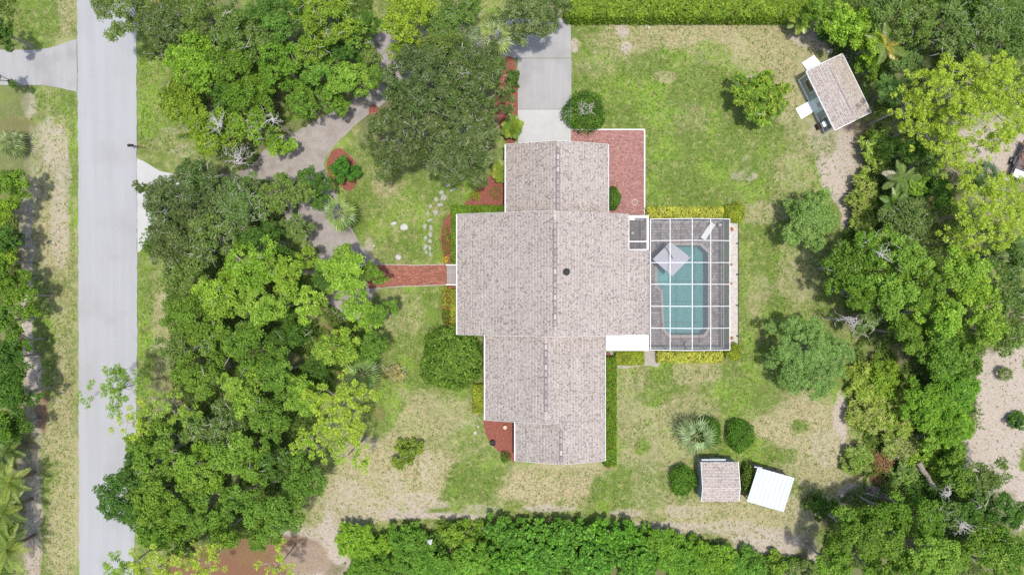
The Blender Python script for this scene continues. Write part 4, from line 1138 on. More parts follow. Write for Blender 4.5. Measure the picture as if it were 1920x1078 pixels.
def palm(px, py, rpx, h, kind, label, pal, n=28, cat='palm', tilt=(.75, -.75)):
    SEED[0] += 1; rng = np.random.RandomState(SEED[0])
    x, y = P(px, py, h); L_ = rpx / PPM * (1 - h / CAMH)
    t = thing('palm_tree' if h > 1.5 else 'palmetto', label, cat, x, y, 0)
    fr = make_fronds(kind, rng, pal, L_ * 1.08)
    mb = MB(); mb.tube([(0, 0, -.05), (.08, .03, h * .5), (0, 0, h)], [.2, .16, .15], 9); mb.build('trunk', brownM, t)
    for i in range(n):
        o = bpy.data.objects.new('frond', fr[rng.randint(4)]); C.objects.link(o); o.parent = t
        q = i / n; el = tilt[0] * (1 - q) ** 1.0 + tilt[1] * q * .55 + rng.uniform(-.1, .1)
        o.location = (0, 0, h); o.rotation_euler = (rng.uniform(-.25, .25), -el, i * 2.39996 + rng.uniform(-.2, .2)); s_ = rng.uniform(.85, 1.05) * (1 if q > .25 else .8); o.scale = (s_, s_, s_)
    return t

def shrub(px, py, rx, ry, h, label, pal, name='bush', L_=.16, W_=.11, d=260, rz=0, cat='bush', boxy=False, tint=None, tw=0, lump=.15, group=None, flow=None):
    """clipped bush or hedge: leaves all over a lumpy rounded volume"""
    SEED[0] += 1; rng = np.random.RandomState(SEED[0])
    x, y = P(px, py, h * .8); k = (1 - h * .8 / CAMH) / PPM; A, B = rx * k, ry * k
    t = thing(name, label, cat, x, y, 0, rz, group)
    ph = rng.uniform(0, 6.28, 6)
    if boxy:
        at_top = 4 * A * B; sd = 4 * (A + B) * h
        n1, n2 = int(at_top * d), int(sd * d * .4)
        X = rng.uniform(-A, A, n1); Y = rng.uniform(-B, B, n1); Z = h + .07 * np.sin(X * 5 + ph[0]) * np.cos(Y * 6 + ph[1]) + rng.normal(0, .06, n1)
        edge = np.minimum(A - np.abs(X), B - np.abs(Y)); Z -= np.clip(.15 - edge, 0, .15) * 1.2
        top = np.stack([X, Y, Z], -1); nt_ = np.tile([0, 0, 1.0], (n1, 1))
        u = rng.uniform(0, 1, n2); s_ = rng.randint(4, size=n2); zz = rng.uniform(.05, h, n2); off = rng.normal(0, .05, n2)
        per = A / (A + B); isx = rng.rand(n2) < per; sg = np.where(rng.rand(n2) < .5, -1, 1)
        X2 = np.where(isx, (u * 2 - 1) * A, sg * (A + off)); Y2 = np.where(isx, sg * (B + off), (u * 2 - 1) * B)
        ns = np.stack([np.where(isx, 0, sg), np.where(isx, sg, 0), np.full(n2, .3)], -1).astype(float)
        pos = np.concatenate([top, np.stack([X2, Y2, zz], -1)]); dd = unit(np.concatenate([nt_, ns]))
    else:
        n1 = int((math.pi * A * B + math.pi * (A + B) * h * .7) * d * .8)
        dd = rng.normal(size=(n1, 3)); dd[:, 2] = dd[:, 2] * 1.0 + .35; dd = unit(dd)
        th = np.arctan2(dd[:, 1], dd[:, 0]); lm = 1 + lump * (np.sin(3 * th + ph[0]) * .5 + np.sin(5 * th + ph[1] + dd[:, 2] * 4) * .5 + np.sin(9 * th + dd[:, 2] * 9 + ph[2]) * .4)
        rr = lm * rng.uniform(.86, 1.03, n1)
        pos = np.stack([dd[:, 0] * A * rr, dd[:, 1] * B * rr, h * .5 + dd[:, 2] * h * .52 * rr], -1)
    pos[:, 2] = np.maximum(pos[:, 2], .05)
    nor = unit(dd * .6 + np.array([0, 0, .3]) + rng.normal(size=dd.shape) * .45)
    cols = pal_cols(pal, len(pos), rng, None, .2)
    lowf = 1 + .15 * np.sin(pos[:, 0] * 2.3 + ph[3]) * np.cos(pos[:, 1] * 2.1 + ph[4]); cols = np.clip(cols * lowf[:, None], .005, .9)
    if flow is not None:
        q = rng.rand(len(pos)) < flow[1]; cols[q] = np.array(flow[0]) * rng.uniform(.7, 1.2, (q.sum(), 1))
    leaves(pos, nor, L_, W_, cols, rng, 'foliage', leafM, t)
    mb = MB()
    nb = max(3, int((A + B) * 2))
    for j in range(nb):
        a = rng.uniform(0, 6.28); e = (math.cos(a) * A * .6, math.sin(a) * B * .6, h * .7); s_ = (e[0] * .5, e[1] * .5, 0)
        mb.tube([s_, e], [.03, .015], 4, cap=False)
    stuff(mb.build('stems', brownM, t))
    if tw:
        cen = np.zeros((1, 3)); cen[0, 2] = h * .55
        twigs(np.array([[0, 0, h * .92]]), np.array([min(A, B) * .35]), tw, rng, (.3, .7), .03).build('twigs', twigM, t)['kind'] = 'stuff'
    return t

# ---- wood between the road and the house: (px, py, radius px, height, kind, label, extra)
T = [
 (232, 22, 58, 9, 'olive', 'olive oak reaching over the road at the top edge of the photo', {}),
 (318, 55, 50, 8.5, 'live', 'greyish olive oak by the verge, next tree in from the road overhang', {}),
 (375, 18, 48, 9, 'olive', 'olive oak at the top edge above the bright front-verge oak', {}),
 (440, 58, 58, 9.5, 'olive', 'broad dull olive oak with a bare curved limb near the top edge', dict(dead=12)),
 (365, 118, 55, 8.5, 'bright', 'bright green oak bulging towards the grass verge, upper front', {}),
 (440, 130, 52, 8, 'oak', 'mid green oak between the bright verge oak and the oak dell', {}),
 (340, 195, 46, 6, 'yellow', 'low yellow-green tree at the verge above the dead twigs', {}),
 (425, 190, 40, 6.5, 'dark', 'dark green tree in the shadow behind the low verge tree', {}),
 (395, 245, 44, 7, 'yellow', 'yellow-green tree with silvery dead twigs near the gravel drive mouth', dict(dead=40)),
 (475, 235, 42, 7.5, 'yellow', 'yellow-green tree with bare grey branches pointing at the gravel drive', dict(dead=30)),
 (440, 292, 30, 5.5, 'live', 'thin grey twiggy tree at the lower side of the drive mouth', dict(dead=40)),
 (505, 25, 42, 9, 'dark', 'dark oak at the top edge beside the big yellow tree', {}),
 (532, 60, 34, 9, 'oak', 'small round blue-green oak crown left of the big yellow tree', dict(tint=(.9, 1, 1.4))),
 (612, 32, 66, 11, 'yellow', 'big yellow-green tree with pale bare twigs at the top edge', dict(dead=40)),
 (665, 62, 34, 8.5, 'yellow', 'smaller yellow-green crown attached to the shady gap near the brick path end', dict(tint=(.7, .8, 1), dead=8)),
 (590, 100, 36, 9, 'yellow', 'yellowish twiggy crown just under the big yellow tree', dict(dead=22, tint=(.9, .95, 1))),
 (528, 122, 50, 8.5, 'oak', 'rounded mid green oak above the shaded grass pocket', {}),
 (600, 140, 34, 8, 'bright', 'bright green clump above the drive, west of the lime crown', dict(tint=(.8, .9, 1))),
 (655, 150, 38, 8.5, 'bright', 'lime green oak crown hanging over the gravel drive bend', {}),
 (650, 108, 30, 7.5, 'dark', 'dark green crown behind the lime crown at the drive bend', {}),
 (716, 150, 28, 7, 'oak', 'small green crown touching the big live oak over the drive', {}),
 (572, 195, 34, 6.5, 'oak', 'hanging green crown drooping over the middle of the gravel drive', {}),
 (640, 192, 20, 5.5, 'oak', 'narrow drooping green branch crown over the drive centre', {}),
 (522, 270, 26, 5, 'bright', 'small bright tree overlapping the gravel where the drive widens', {}),
 (772, 30, 60, 10, 'bright', 'large lime-yellow oak at the top edge above the live oak', dict(tint=(1.25, 1.05, .8))),
 (765, 100, 34, 7.5, 'yellow', 'yellow-green lower crown under the lime oak at the gravel edge', {}),
 (862, 28, 48, 9, 'olive', 'olive crown at the top edge between the lime oak and the fan palm', {}),
 (985, 32, 58, 8.5, 'live', 'grey-olive live oak over the top end of the concrete driveway', dict(tint=(1.15, 1.1, 1.3))),
 (1045, 14, 32, 7.5, 'live', 'small grey-olive crown between the driveway and the long hedge', dict(tint=(1.15, 1.1, 1.3))),
 (795, 160, 82, 11, 'live', 'huge dark live oak beside the garage, upper west half of its canopy', {}),
 (888, 165, 84, 11, 'live', 'huge dark live oak beside the garage, upper east half of its canopy', {}),
 (752, 255, 80, 10, 'live', 'huge dark live oak beside the garage, lower west half over the lawn', {}),
 (868, 265, 86, 10.5, 'live', 'huge dark live oak beside the garage, lower east half near the roof', {}),
 (825, 90, 40, 8.5, 'olive', 'olive green crown on the upper rim of the huge live oak', {}),
 (300, 100, 26, 7, 'live', 'thin grey-green tree tip reaching over the verge lawn top', {}),
 (480, 75, 40, 8.5, 'olive', 'olive oak just east of the curved bare limb', {}),
 (470, 180, 44, 7.5, 'oak', 'green oak in the centre of the north-west wood', {}),
 (560, 30, 34, 9, 'dark', 'dark crown squeezed between the blue-green crown and the big yellow tree', {}),
 (612, 180, 26, 6, 'oak', 'green drooping crown on the upper bank of the gravel drive', {}),
 (690, 50, 26, 7, 'dark', 'dark tree in the shady slot between the yellow and lime oaks', {}),
 (690, 108, 24, 6, 'olive', 'small olive tree beside the bare gravel end', {}),
 (828, 60, 34, 8, 'olive', 'olive crown where the lime oak meets the live oak', {}),
 (915, 110, 34, 9, 'live', 'live oak crown beside the tall pale fan palm', {}),
 (262, 350, 14, 5, 'live', 'tip of grey-green branch over the driveway apron', {}),
 # olive trees south of the drive
 (318, 372, 56, 8, 'live', 'grey-green oak over the white driveway apron at the roadside', {}),
 (385, 345, 56, 8.5, 'live', 'grey-green oak south of the drive mouth', {}),
 (455, 385, 60, 9, 'olive', 'olive oak in the middle of the northern wood block', dict(dead=8)),
 (325, 455, 58, 8.5, 'live', 'grey-green oak at the roadside below the driveway apron', {}),
 (400, 450, 58, 9, 'olive', 'olive oak behind the apron trees, centre of the dull green block', dict(dead=8)),
 (530, 365, 48, 8, 'olive', 'olive oak on the lower bank of the gravel drive', {}),
 (590, 348, 34, 6, 'dark', 'dark bushy tree at the lower drive bend next to the mulch bed', {}),
 (500, 450, 42, 8, 'dark', 'dark green tree in the hollow west of the grey gravel patch', {}),
 (555, 425, 30, 6.5, 'olive', 'small olive tree beside the fan palm near the gravel patch', {}),
 (350, 520, 44, 8, 'olive', 'olive tree at the roadside across from the bright central oaks', {}),
 # bright central oaks
 (470, 500, 54, 10, 'bright', 'bright central oak with the pale forked limb', dict(dead=10)),
 (545, 508, 48, 10, 'bright', 'bright spreading oak west of the walkway, upper crown', {}),
 (420, 555, 48, 9.5, 'bright', 'bright oak with a white limb running towards the road', dict(dead=8)),
 (508, 575, 46, 9.5, 'bright', 'bright ball-shaped oak crown left of the little gravel gap', {}),
 (580, 570, 36, 9, 'bright', 'bright round oak crown closest to the small gravel gap', {}),
 (650, 508, 50, 9, 'bright', 'bright oak at the brick walkway end, crown above the path', dict(dead=8)),
 (700, 515, 26, 7, 'oak', 'green crown directly covering the walkway end', {}),
 (672, 575, 40, 8.5, 'bright', 'bright oak just south of the walkway end', {}),
 (718, 592, 26, 6.5, 'oak', 'small leafy tree reaching onto the lawn south of the walkway', {}),
 (612, 520, 28, 7, 'dark', 'dark filler tree in the gap between two bright oaks', {}),
 (355, 590, 44, 8, 'oak', 'mid green oak at the verge level with the walkway', {}),
 (335, 650, 42, 7.5, 'olive', 'olive tree at the verge above the leaning pine', dict(dead=14)),
 (400, 630, 50, 9, 'oak', 'green oak with silvery twigs west of the central oaks', dict(dead=20)),
 (465, 650, 48, 9, 'oak', 'broad green oak below the bright ball-shaped crown', dict(dead=8)),
 (540, 625, 40, 7, 'dark', 'dark crown in the deep gap below the bright ball oak', dict(dead=8)),
 (632, 650, 44, 8.5, 'bright', 'bright oak crown above the second fan palm', {}),
 (697, 650, 34, 7, 'oak', 'green lawn-side crown just above the dry round bush', {}),
 (590, 690, 32, 6, 'dark', 'shady low tree left of the second fan palm', {}),
 (385, 700, 50, 9, 'oak', 'green oak behind the leaning pine', dict(dead=8)),
 (455, 725, 48, 9, 'bright', 'bright-topped oak in the southern wood, above the olive gap', {}),
 (525, 700, 46, 9, 'oak', 'green oak left of the shadowed clearing by the fan palm', {}),
 (575, 745, 38, 8.5, 'bright', 'bright oak crown beside the shadowed clearing', {}),
 (505, 780, 50, 8.5, 'oak', 'wide green oak west of the yellow-green pine', dict(dead=6)),
 (430, 790, 42, 8, 'olive', 'olive twiggy oak in the centre of the southern wood', dict(dead=20)),
 (370, 800, 36, 7, 'olive', 'low olive tree below the leaning pine', dict(dead=14)),
 (295, 855, 60, 9.5, 'oak', 'big roadside oak over the asphalt, upper crown', dict(dead=6)),
  (258, 885, 40, 9, 'dark', 'dark crown joining the road overhang to the big roadside oak', {}),
 (258, 955, 40, 9, 'dark', 'dark crown at the lower side of the road overhang', {}),
 (228, 925, 48, 9, 'dark', 'dark open crown overhanging the road at the lower edge', {}),
 (262, 830, 24, 8, 'yellow', 'small yellow-green clump on the road edge above the big roadside oak', {}),
 (300, 935, 58, 9.5, 'oak', 'big roadside oak with its crown bulging over the verge, lower', {}),
 (375, 880, 50, 9, 'bright', 'bright oak behind the big roadside oak', dict(tint=(.9, .92, 1))),
 (448, 850, 50, 9.5, 'bright', 'bright tall oak beside the dark gap with white snags', dict(dead=12, tint=(.85, .92, 1))),
 (515, 865, 42, 8, 'dark', 'dark shaded oak west of the lawn shadow', dict(dead=14)),
 (572, 895, 40, 8, 'oak', 'green oak at the wood corner facing the sandy lawn', {}),
 (375, 955, 52, 9, 'oak', 'green oak in the lower wood behind the roadside pair', {}),
 (455, 930, 50, 9, 'oak', 'round green oak at the lower wood centre', {}),
 (525, 950, 48, 8.5, 'oak', 'green oak at the lower wood edge facing the red pine straw', {}),
 (300, 1000, 46, 8, 'oak', 'lowest roadside oak above the yellow pine tops', {}),
 (350, 1025, 26, 6, 'live', 'grey twiggy small tree between the lowest oaks and the pine', dict(dead=10)),
 (420, 1000, 34, 7.5, 'oak', 'small green oak at the very bottom of the wood', {}),
 (500, 1005, 30, 7, 'oak', 'small green crown beside the red pine straw', {}),
 # across the road
 (12, 450, 34, 6.5, 'dark', 'dark green tree opposite the bright edge tree across the road', {}),
 (28, 640, 30, 6, 'oak', 'green tree overhanging the ditch between the darker ones', {}),
 (15, 520, 30, 6, 'oak', 'round green tree at the photo edge above the ditch-leaning tree', {}),
 (28, 800, 30, 5.5, 'dark', 'dark bushy tree at the end of the sandy ditch', {}),
 (8, 62, 26, 6, 'dark', 'dark tree at the photo corner above the neighbour driveway', {}),
 (-8, 140, 20, 6, 'dark', 'tree edge dangling over the neighbour driveway', {}),
 (22, 340, 34, 6, 'oak', 'green tree across the road below the palmetto', {}),
 (8, 395, 30, 6, 'bright', 'bright tree at the photo edge across the road', {}),
 (6, 490, 28, 6, 'yellow', 'yellowish tree at the photo edge by the sandy ditch', {}),
 (36, 555, 36, 6.5, 'oak', 'green tree leaning over the sandy ditch', {}),
 (12, 600, 34, 6.5, 'oak', 'green tree behind the ditch-leaning tree', {}),
 (10, 672, 40, 7, 'dark', 'dark tree at the photo edge across the road, upper of two', {}),
 (28, 740, 46, 7.5, 'dark', 'large dark tree beside the sandy ditch, lower of two', {}),
 (10, 800, 34, 6.5, 'oak', 'green tree below the large dark tree across the road', {}),
 (6, 445, 26, 5, 'dark', 'dark small tree between the bright and yellowish edge trees', {}),
 (-5, 985, 30, 5.5, 'oak', 'green tree between the feather palms at the lower edge', {}),
 # north east
 (1600, 40, 44, 7, 'bright', 'yellowish leafy tree behind the long hedge end', {}),
 (1540, 25, 34, 5, 'oak', 'bushy tree just past the end of the long hedge', {}),
 (1655, 18, 40, 8, 'olive', 'olive tree at the top edge above the feather palm', {}),
 (1636, 84, 32, 6.5, 'bright', 'lime tree above the large shed roof', {}),
 (1632, 128, 26, 4.5, 'oak', 'green tree touching the large shed corner', {}),
 (1666, 172, 30, 5, 'blue', 'bluish-green tree right beside the large shed', {}),
 (1700, 120, 36, 7, 'olive', 'olive tree between the feather palm and the great pine', {}),
 (1715, 50, 50, 9, 'olive', 'olive tree at the top edge east of the feather palm', {}),
 (1775, 60, 50, 9, 'olive', 'olive tree above the dark cleft by the great pine', dict(dead=6)),
 (1835, 45, 56, 9.5, 'olive', 'broad olive tree in the top corner thicket', {}),
 (1895, 60, 56, 9.5, 'olive', 'olive tree cut by the photo edge in the top corner', {}),
 (1880, 120, 34, 8, 'olive', 'olive tree just above the great pine rim', {}),
 (1800, 8, 40, 9, 'dark', 'dark tree top at the upper photo edge', {}),
 (1700, 420, 54, 7, 'olive', 'mid green twiggy tree above the big eastern oak', dict(dead=10)),
 (1705, 285, 32, 6, 'dark', 'dark leafy tree under the pine bough beside the palmetto scrub', {}),
 (1740, 305, 30, 6, 'olive', 'olive tree in the hollow above the feather palms', {}),
 (1830, 340, 24, 5, 'olive', 'small olive tree beside the dark palmetto on the sand', {}),
 (1760, 360, 34, 6, 'dark', 'dark leafy tree between the two great pines', {}),
 (1715, 345, 24, 6, 'bright', 'small lime tree beside the feather palms', {}),
 # east oak group
 (1580, 500, 42, 7.5, 'oak', 'lawn-edge oak crown casting the round shadow on the grass', dict(dead=8)),
 (1618, 470, 46, 8.5, 'oak', 'oak crown below the dusty blue tree', dict(dead=14)),
 (1680, 478, 54, 9.5, 'bright', 'big eastern oak with white snags along its top', dict(dead=20, tint=(.85, .92, 1))),
 (1605, 545, 48, 8.5, 'oak', 'oak crown at the lawn edge south of the shadow casting crown', {}),
 (1660, 550, 52, 9.5, 'bright', 'bright centre crown of the eastern oak group', dict(tint=(.85, .92, 1))),
 (1725, 530, 50, 9.5, 'oak', 'rounded crown in the middle of the eastern oak group', {}),
 (1790, 500, 42, 9.5, 'bright', 'bright crown on the far side of the eastern oak group', dict(tint=(.9, .95, 1))),
 (1822, 545, 36, 9, 'bright', 'small bright crown at the far rim of the eastern oak group', {}),
 (1765, 590, 46, 9.5, 'bright', 'bright domed crown with the pale spot, eastern oaks', {}),
 (1835, 610, 44, 9, 'bright', 'yellow-green crown at the rim by the sandy clearing', {}),
 (1700, 625, 46, 8, 'oak', 'oak crown beside the dark pit in the eastern wood', {}),
 (1760, 660, 44, 8, 'oak', 'oak crown south of the domed crown', {}),
 (1815, 668, 40, 8, 'oak', 'oak crown next to the sandy clearing corner', {}),
 (1620, 600, 28, 6, 'olive', 'thin crown with a white snag beside the lower blue tree', dict(dead=30)),
 (1885, 480, 50, 9, 'live', 'dull olive tree at the photo edge below the lower pine', dict(tint=(1.15, 1.25, 1))),
 (1890, 560, 46, 8.5, 'live', 'dull olive tree at the photo edge, middle of three', dict(tint=(1.2, 1.3, 1))),
 (1885, 625, 40, 8, 'olive', 'olive tree at the photo edge above the sandy clearing', {}),
 # east scrub
 (1790, 730, 50, 5, 'fern', 'fresh green feathery thicket tree beside the sandy clearing', {}),
 (1745, 760, 52, 5, 'fern', 'feathery green thicket tree east of the yellow palmetto scrub', {}),
 (1790, 800, 40, 5, 'fern', 'feathery green thicket tree at the clearing edge, lowest', {}),
 (1745, 825, 30, 4.5, 'bright', 'lime leafy shrub tree above the fallen log', {}),
 # south east oaks
 (1590, 990, 46, 9, 'oak', 'round oak crown standing proud in the lower eastern corner', {}),
 (1640, 1010, 44, 9, 'oak', 'oak crown right next to the proud round oak', {}),
 (1562, 1062, 42, 8.5, 'oak', 'bright oak crown on the bottom edge near the thicket', {}),
 (1640, 1072, 34, 8.5, 'oak', 'small oak crown on the bottom edge, two from the thicket', {}),
 (1655, 955, 40, 7.5, 'oak', 'oak crown below the grey brush pile', {}),
 (1720, 965, 50, 8.5, 'oak', 'wide oak crown below the fallen log', {}),
 (1740, 1040, 56, 9.5, 'bright', 'tall bright oak crown on the bottom edge', dict(tint=(.85, .9, 1))),
 (1690, 1060, 34, 9, 'oak', 'oak crown between bottom edge oaks', {}),
 (1785, 1050, 34, 8.5, 'oak', 'oak crown with a pale snag at the bottom edge', dict(dead=6)),
 (1775, 965, 34, 6.5, 'olive', 'olive crown with an orange dead branch', dict(dead=16)),
 (1840, 900, 44, 6, 'olive', 'rounded grey-veiled tree at the clearing edge below the sand', dict(dead=16)),
 (1795, 900, 36, 5.5, 'oak', 'green tree beside the grey-veiled tree', {}),
 (1815, 960, 40, 6.5, 'dark', 'dark green tree in the corner wood beside the grey snag', dict(dead=24)),
 (1875, 960, 40, 6.5, 'dark', 'dark tree near the lower clearing corner', {}),
 (1840, 1015, 44, 7, 'yellow', 'yellow-green tree amid the dark corner trees', dict(tint=(.75, .85, 1))),
 (1895, 1030, 44, 8, 'oak', 'oak crown in the bottom corner of the photo', {}),
 (1860, 1065, 40, 8, 'bright', 'bright oak crown along the bottom edge near the corner', dict(tint=(.85, .9, 1))),
 (1545, 950, 26, 3, 'dark', 'low dark bush tree beside the bare brown patch', {}),
]
for px, py, r_, h_, sp_, lab, kw in T:
    tree(px, py, r_, h_, sp_, lab, 'oak_tree' if sp_ in ('oak', 'bright', 'live', 'olive', 'dark') else 'tree', 'trees of the surrounding woods', **kw)

# yard trees
tree(1525, 412, 58, 5.5, 'blue', 'soft blue-green round tree alone at the lawn edge, upper of two', 'tree', 'blue-green lawn trees', base=1.0)
tree(1520, 668, 80, 6.0, 'blue', 'soft blue-green broad tree at the lawn edge, lower of two', 'tree', 'blue-green lawn trees', base=1.0)
tree(1432, 182, 52, 4.6, 'mango', 'yellow-green long-leaved young tree alone on the back lawn', 'tree', None, ry=58, base=1.3, dead=6)
tree(640, 318, 30, 3.4, 'dark', 'glossy dark green shrub tree on the red mulch bed at the drive bend', 'tree', tint=(.9, 1.15, .9))
tree(762, 850, 38, 1.9, 'yellow', 'low yellow and green shrub on the dry lower lawn', 'shrub', None, 'shrub', ry=26, tint=(.9, .85, 1), dead=4)
tree(736, 700, 20, 1.2, 'olive', 'dry brownish round bush beside the second fan palm', 'shrub', None, 'shrub', tint=(2.2, 1.4, 2.0), dead=14)

# pines
pine(1772, 165, 66, 11, 'great yellow-green pine east of the large shed, west lobe by the cleft', 1.0, ry=64)
pine(1702, 200, 42, 9, 'western outlier crown of the great pine, by the bluish tree', 1.0, ry=40)
pine(1730, 235, 30, 8.5, 'small pine crown in the gap between the palmetto scrub and the great pine', .9)
pine(1860, 190, 74, 12, 'great yellow-green pine by the photo edge, broad sunny lobe', 1.1, ry=80)
pine(1765, 255, 48, 10, 'yellow-green pine crown thinning over the bare sand below the great pine', .7)
pine(1850, 270, 52, 10, 'sparse pine crown over the sandy clearing near the trailer', .6, ry=34)
pine(1790, 325, 30, 9, 'small pine crown above the dark leafy tree', .8)
pine(1860, 395, 76, 11, 'lower yellow-green pine at the photo edge', 1.1, ry=72)
pine(1790, 455, 22, 9, 'small pine bough crown at the foot of the lower pine', .8)
pine(640, 765, 66, 10, 'yellow-green pine at the wood edge beside the lawn', 1.0, ry=52, tint=(.92, .95, .9))
pine(655, 850, 30, 9, 'small pine crown at the tip of the wood-edge pine', 1.0, tint=(.85, .95, .9))
pine(585, 820, 34, 9, 'pine crown between the wood-edge pine and the green oaks', .9, tint=(.85, .95, .9))
pine(226, 728, 56, 10, 'sparse pine reaching out over the asphalt road', .6, ry=46, tint=(.6, .75, .9))
pine(320, 760, 48, 10, 'pale sparse pine on the verge beside the road-reaching pine', .7, ry=34, tint=(.75, .85, 1))
pine(255, 790, 26, 9.5, 'small yellow pine crown at the roadside', .8)
pine(300, 1062, 70, 10, 'yellow-green pine at the bottom photo edge by the road', 1.0, ry=30)
pine(225, 1072, 22, 10, 'pine bough crown over the road at the bottom edge', .8, tint=(.7, .85, 1))
pine(392, 1050, 28, 8, 'small yellow pine over the red pine straw', .8)
pine(520, 1062, 30, 7, 'yellow pine sapling crown on the pine straw near the thicket', .7)

# palms
GP = [(.24, .33, .08), (.16, .24, .06), (.34, .42, .13), (.27, .35, .07)]
palm(637, 399, 36, 4.2, 'fan', 'fan palm beside the lawn, north of the brick walkway', GP, 19)
palm(679, 702, 38, 4.0, 'fan', 'fan palm at the wood edge south of the walkway', [(.15, .23, .07), (.21, .31, .07)], 20)
palm(930, 72, 38, 6.0, 'fan', 'tall pale fan palm beside the concrete driveway', [(.27, .33, .13), (.30, .38, .10)], 20)
palm(872, 62, 34, 6.0, 'fan', 'greyish fan palm poking through the oak canopy near the lime oak', [(.20, .26, .12), (.16, .21, .09)], 24)
palm(1306, 816, 37, 2.6, 'fan', 'silvery green fan palm on the lower lawn beside a clipped bush', [(.22, .31, .12), (.30, .39, .17), (.16, .22, .08)], 17)
YP = [(.25, .31, .05), (.18, .26, .04), (.13, .20, .03)]
palm(14, 905, 44, 4.0, 'feather', 'feather palm across the road, uppermost of the yellow-green three', YP, 18)
palm(2, 960, 46, 4.4, 'feather', 'feather palm across the road, middle of the yellow-green three', YP, 18)
palm(12, 1030, 48, 4.0, 'feather', 'feather palm across the road, lowest of the three', YP, 18)
palm(8, 845, 34, 3, 'feather', 'darker feather palm under the green tree across the road', [(.10, .16, .03), (.14, .21, .04)], 16)
palm(22, 268, 28, 1.4, 'fan', 'palmetto clump above the sandy patch across the road', [(.15, .21, .06), (.21, .27, .09)], 20, 'palmetto')
palm(1662, 85, 38, 5.5, 'feather', 'feather palm with one yellow frond above the large shed', [(.17, .24, .05), (.20, .28, .07), (.45, .38, .06)], 13)
palm(1692, 335, 36, 4.0, 'feather', 'feather palm with a white dead frond right of the palmetto scrub', [(.13, .20, .05), (.17, .25, .06), (.50, .46, .36)], 13)
palm(1680, 385, 34, 4.0, 'feather', 'feather palm above the mid green twiggy tree', [(.11, .20, .03), (.16, .26, .05)], 13)
palm(1850, 325, 26, 1.6, 'fan', 'dark palmetto on the sand below the sparse pine', [(.08, .14, .05), (.12, .18, .07)], 22, 'palmetto')
palm(1500, 40, 26, 1.8, 'feather', 'yellow-green arching palm shrub at the long hedge foot', [(.28, .36, .06), (.20, .30, .05)], 14)
palm(1885, 700, 16, .8, 'fan', 'tiny palmetto tuft at the clearing top', [(.15, .2, .05)], 12, 'palmetto')
palm(960, 238, 22, 1.6, 'feather', 'yellow-green palm shrub between the live oak and the white driveway', [(.22, .30, .03), (.13, .22, .02)], 16)
palm(944, 322, 22, 1.3, 'feather', 'yellow-green spiky shrub on the mulch bed below the live oak', [(.28, .32, .03), (.2, .27, .03)], 16)

# saw palmetto scrub and thickets
def thick(px, py, rx, ry, h, sp_, lab, nm='thicket', **kw): return tree(px, py, rx, h, sp_, lab, nm, None, 'thicket', ry=ry, base=.4, **kw)
thick(1650, 275, 36, 44, 2.2, 'palmetto', 'yellow-green saw palmetto thicket below the large shed')
thick(1622, 370, 32, 48, 2.2, 'palmetto', 'yellow-green saw palmetto thicket beside the bare sand strip')
thick(1622, 420, 24, 24, 2.0, 'palmetto', 'small palmetto thicket above the eastern oaks')
thick(1628, 720, 44, 44, 2.2, 'palmetto', 'golden saw palmetto thicket below the lower blue-green tree')
thick(1665, 705, 36, 40, 2.6, 'yellow', 'yellow leafy thicket behind the golden palmetto')
thick(1640, 780, 52, 36, 2.0, 'palmetto', 'golden saw palmetto thicket along the sandy lawn edge')
thick(1695, 775, 26, 60, 2.4, 'palmetto', 'inner palmetto thicket against the feathery green trees')
thick(1610, 865, 26, 32, 1.9, 'palmetto', 'palmetto clump beside the dead brown brush', tint=(.8, .9, 1))
thick(1690, 835, 40, 30, 1.7, 'palmetto', 'mixed palmetto and dry frond thicket above the brush pile', tint=(1, .9, 1.1))
thick(1700, 895, 34, 30, 1.8, 'palmetto', 'palmetto thicket between the brush pile and the log', tint=(.75, .85, 1))
thick(1755, 870, 40, 30, 2.2, 'bright', 'lime leafy thicket over the far end of the log')
thick(1740, 925, 50, 26, 2.4, 'dark', 'dark green thicket below the fallen log')
thick(1790, 850, 30, 24, 2.4, 'fern', 'ferny thicket above the grey-veiled tree')
thick(1570, 42, 40, 24, 2.6, 'dark', 'dark shrubby thicket between the hedge end and the bare ground')
thick(1585, 75, 34, 18, 1.8, 'olive', 'low olive thicket bordering the bare ground above the shed')
thick(1597, 108, 14, 22, 1.8, 'live', 'silvery twiggy shrub thicket at the shed corner', tint=(1.9, 1.7, 2.6), dead=10)
thick(1530, 945, 24, 20, 1.4, 'olive', 'small leafy thicket at the bare patch edge')
thick(1910, 790, 18, 20, 1.2, 'dark', 'dark little bush on the sandy clearing at the photo edge')
thick(640, 325, 20, 14, 1.2, 'yellow', 'lime shrub at the top of the drive-bend mulch bed', 'shrub')
thick(960, 150, 14, 24, 1.6, 'dark', 'small green shrub on the mulch between live oak and driveway', 'shrub')
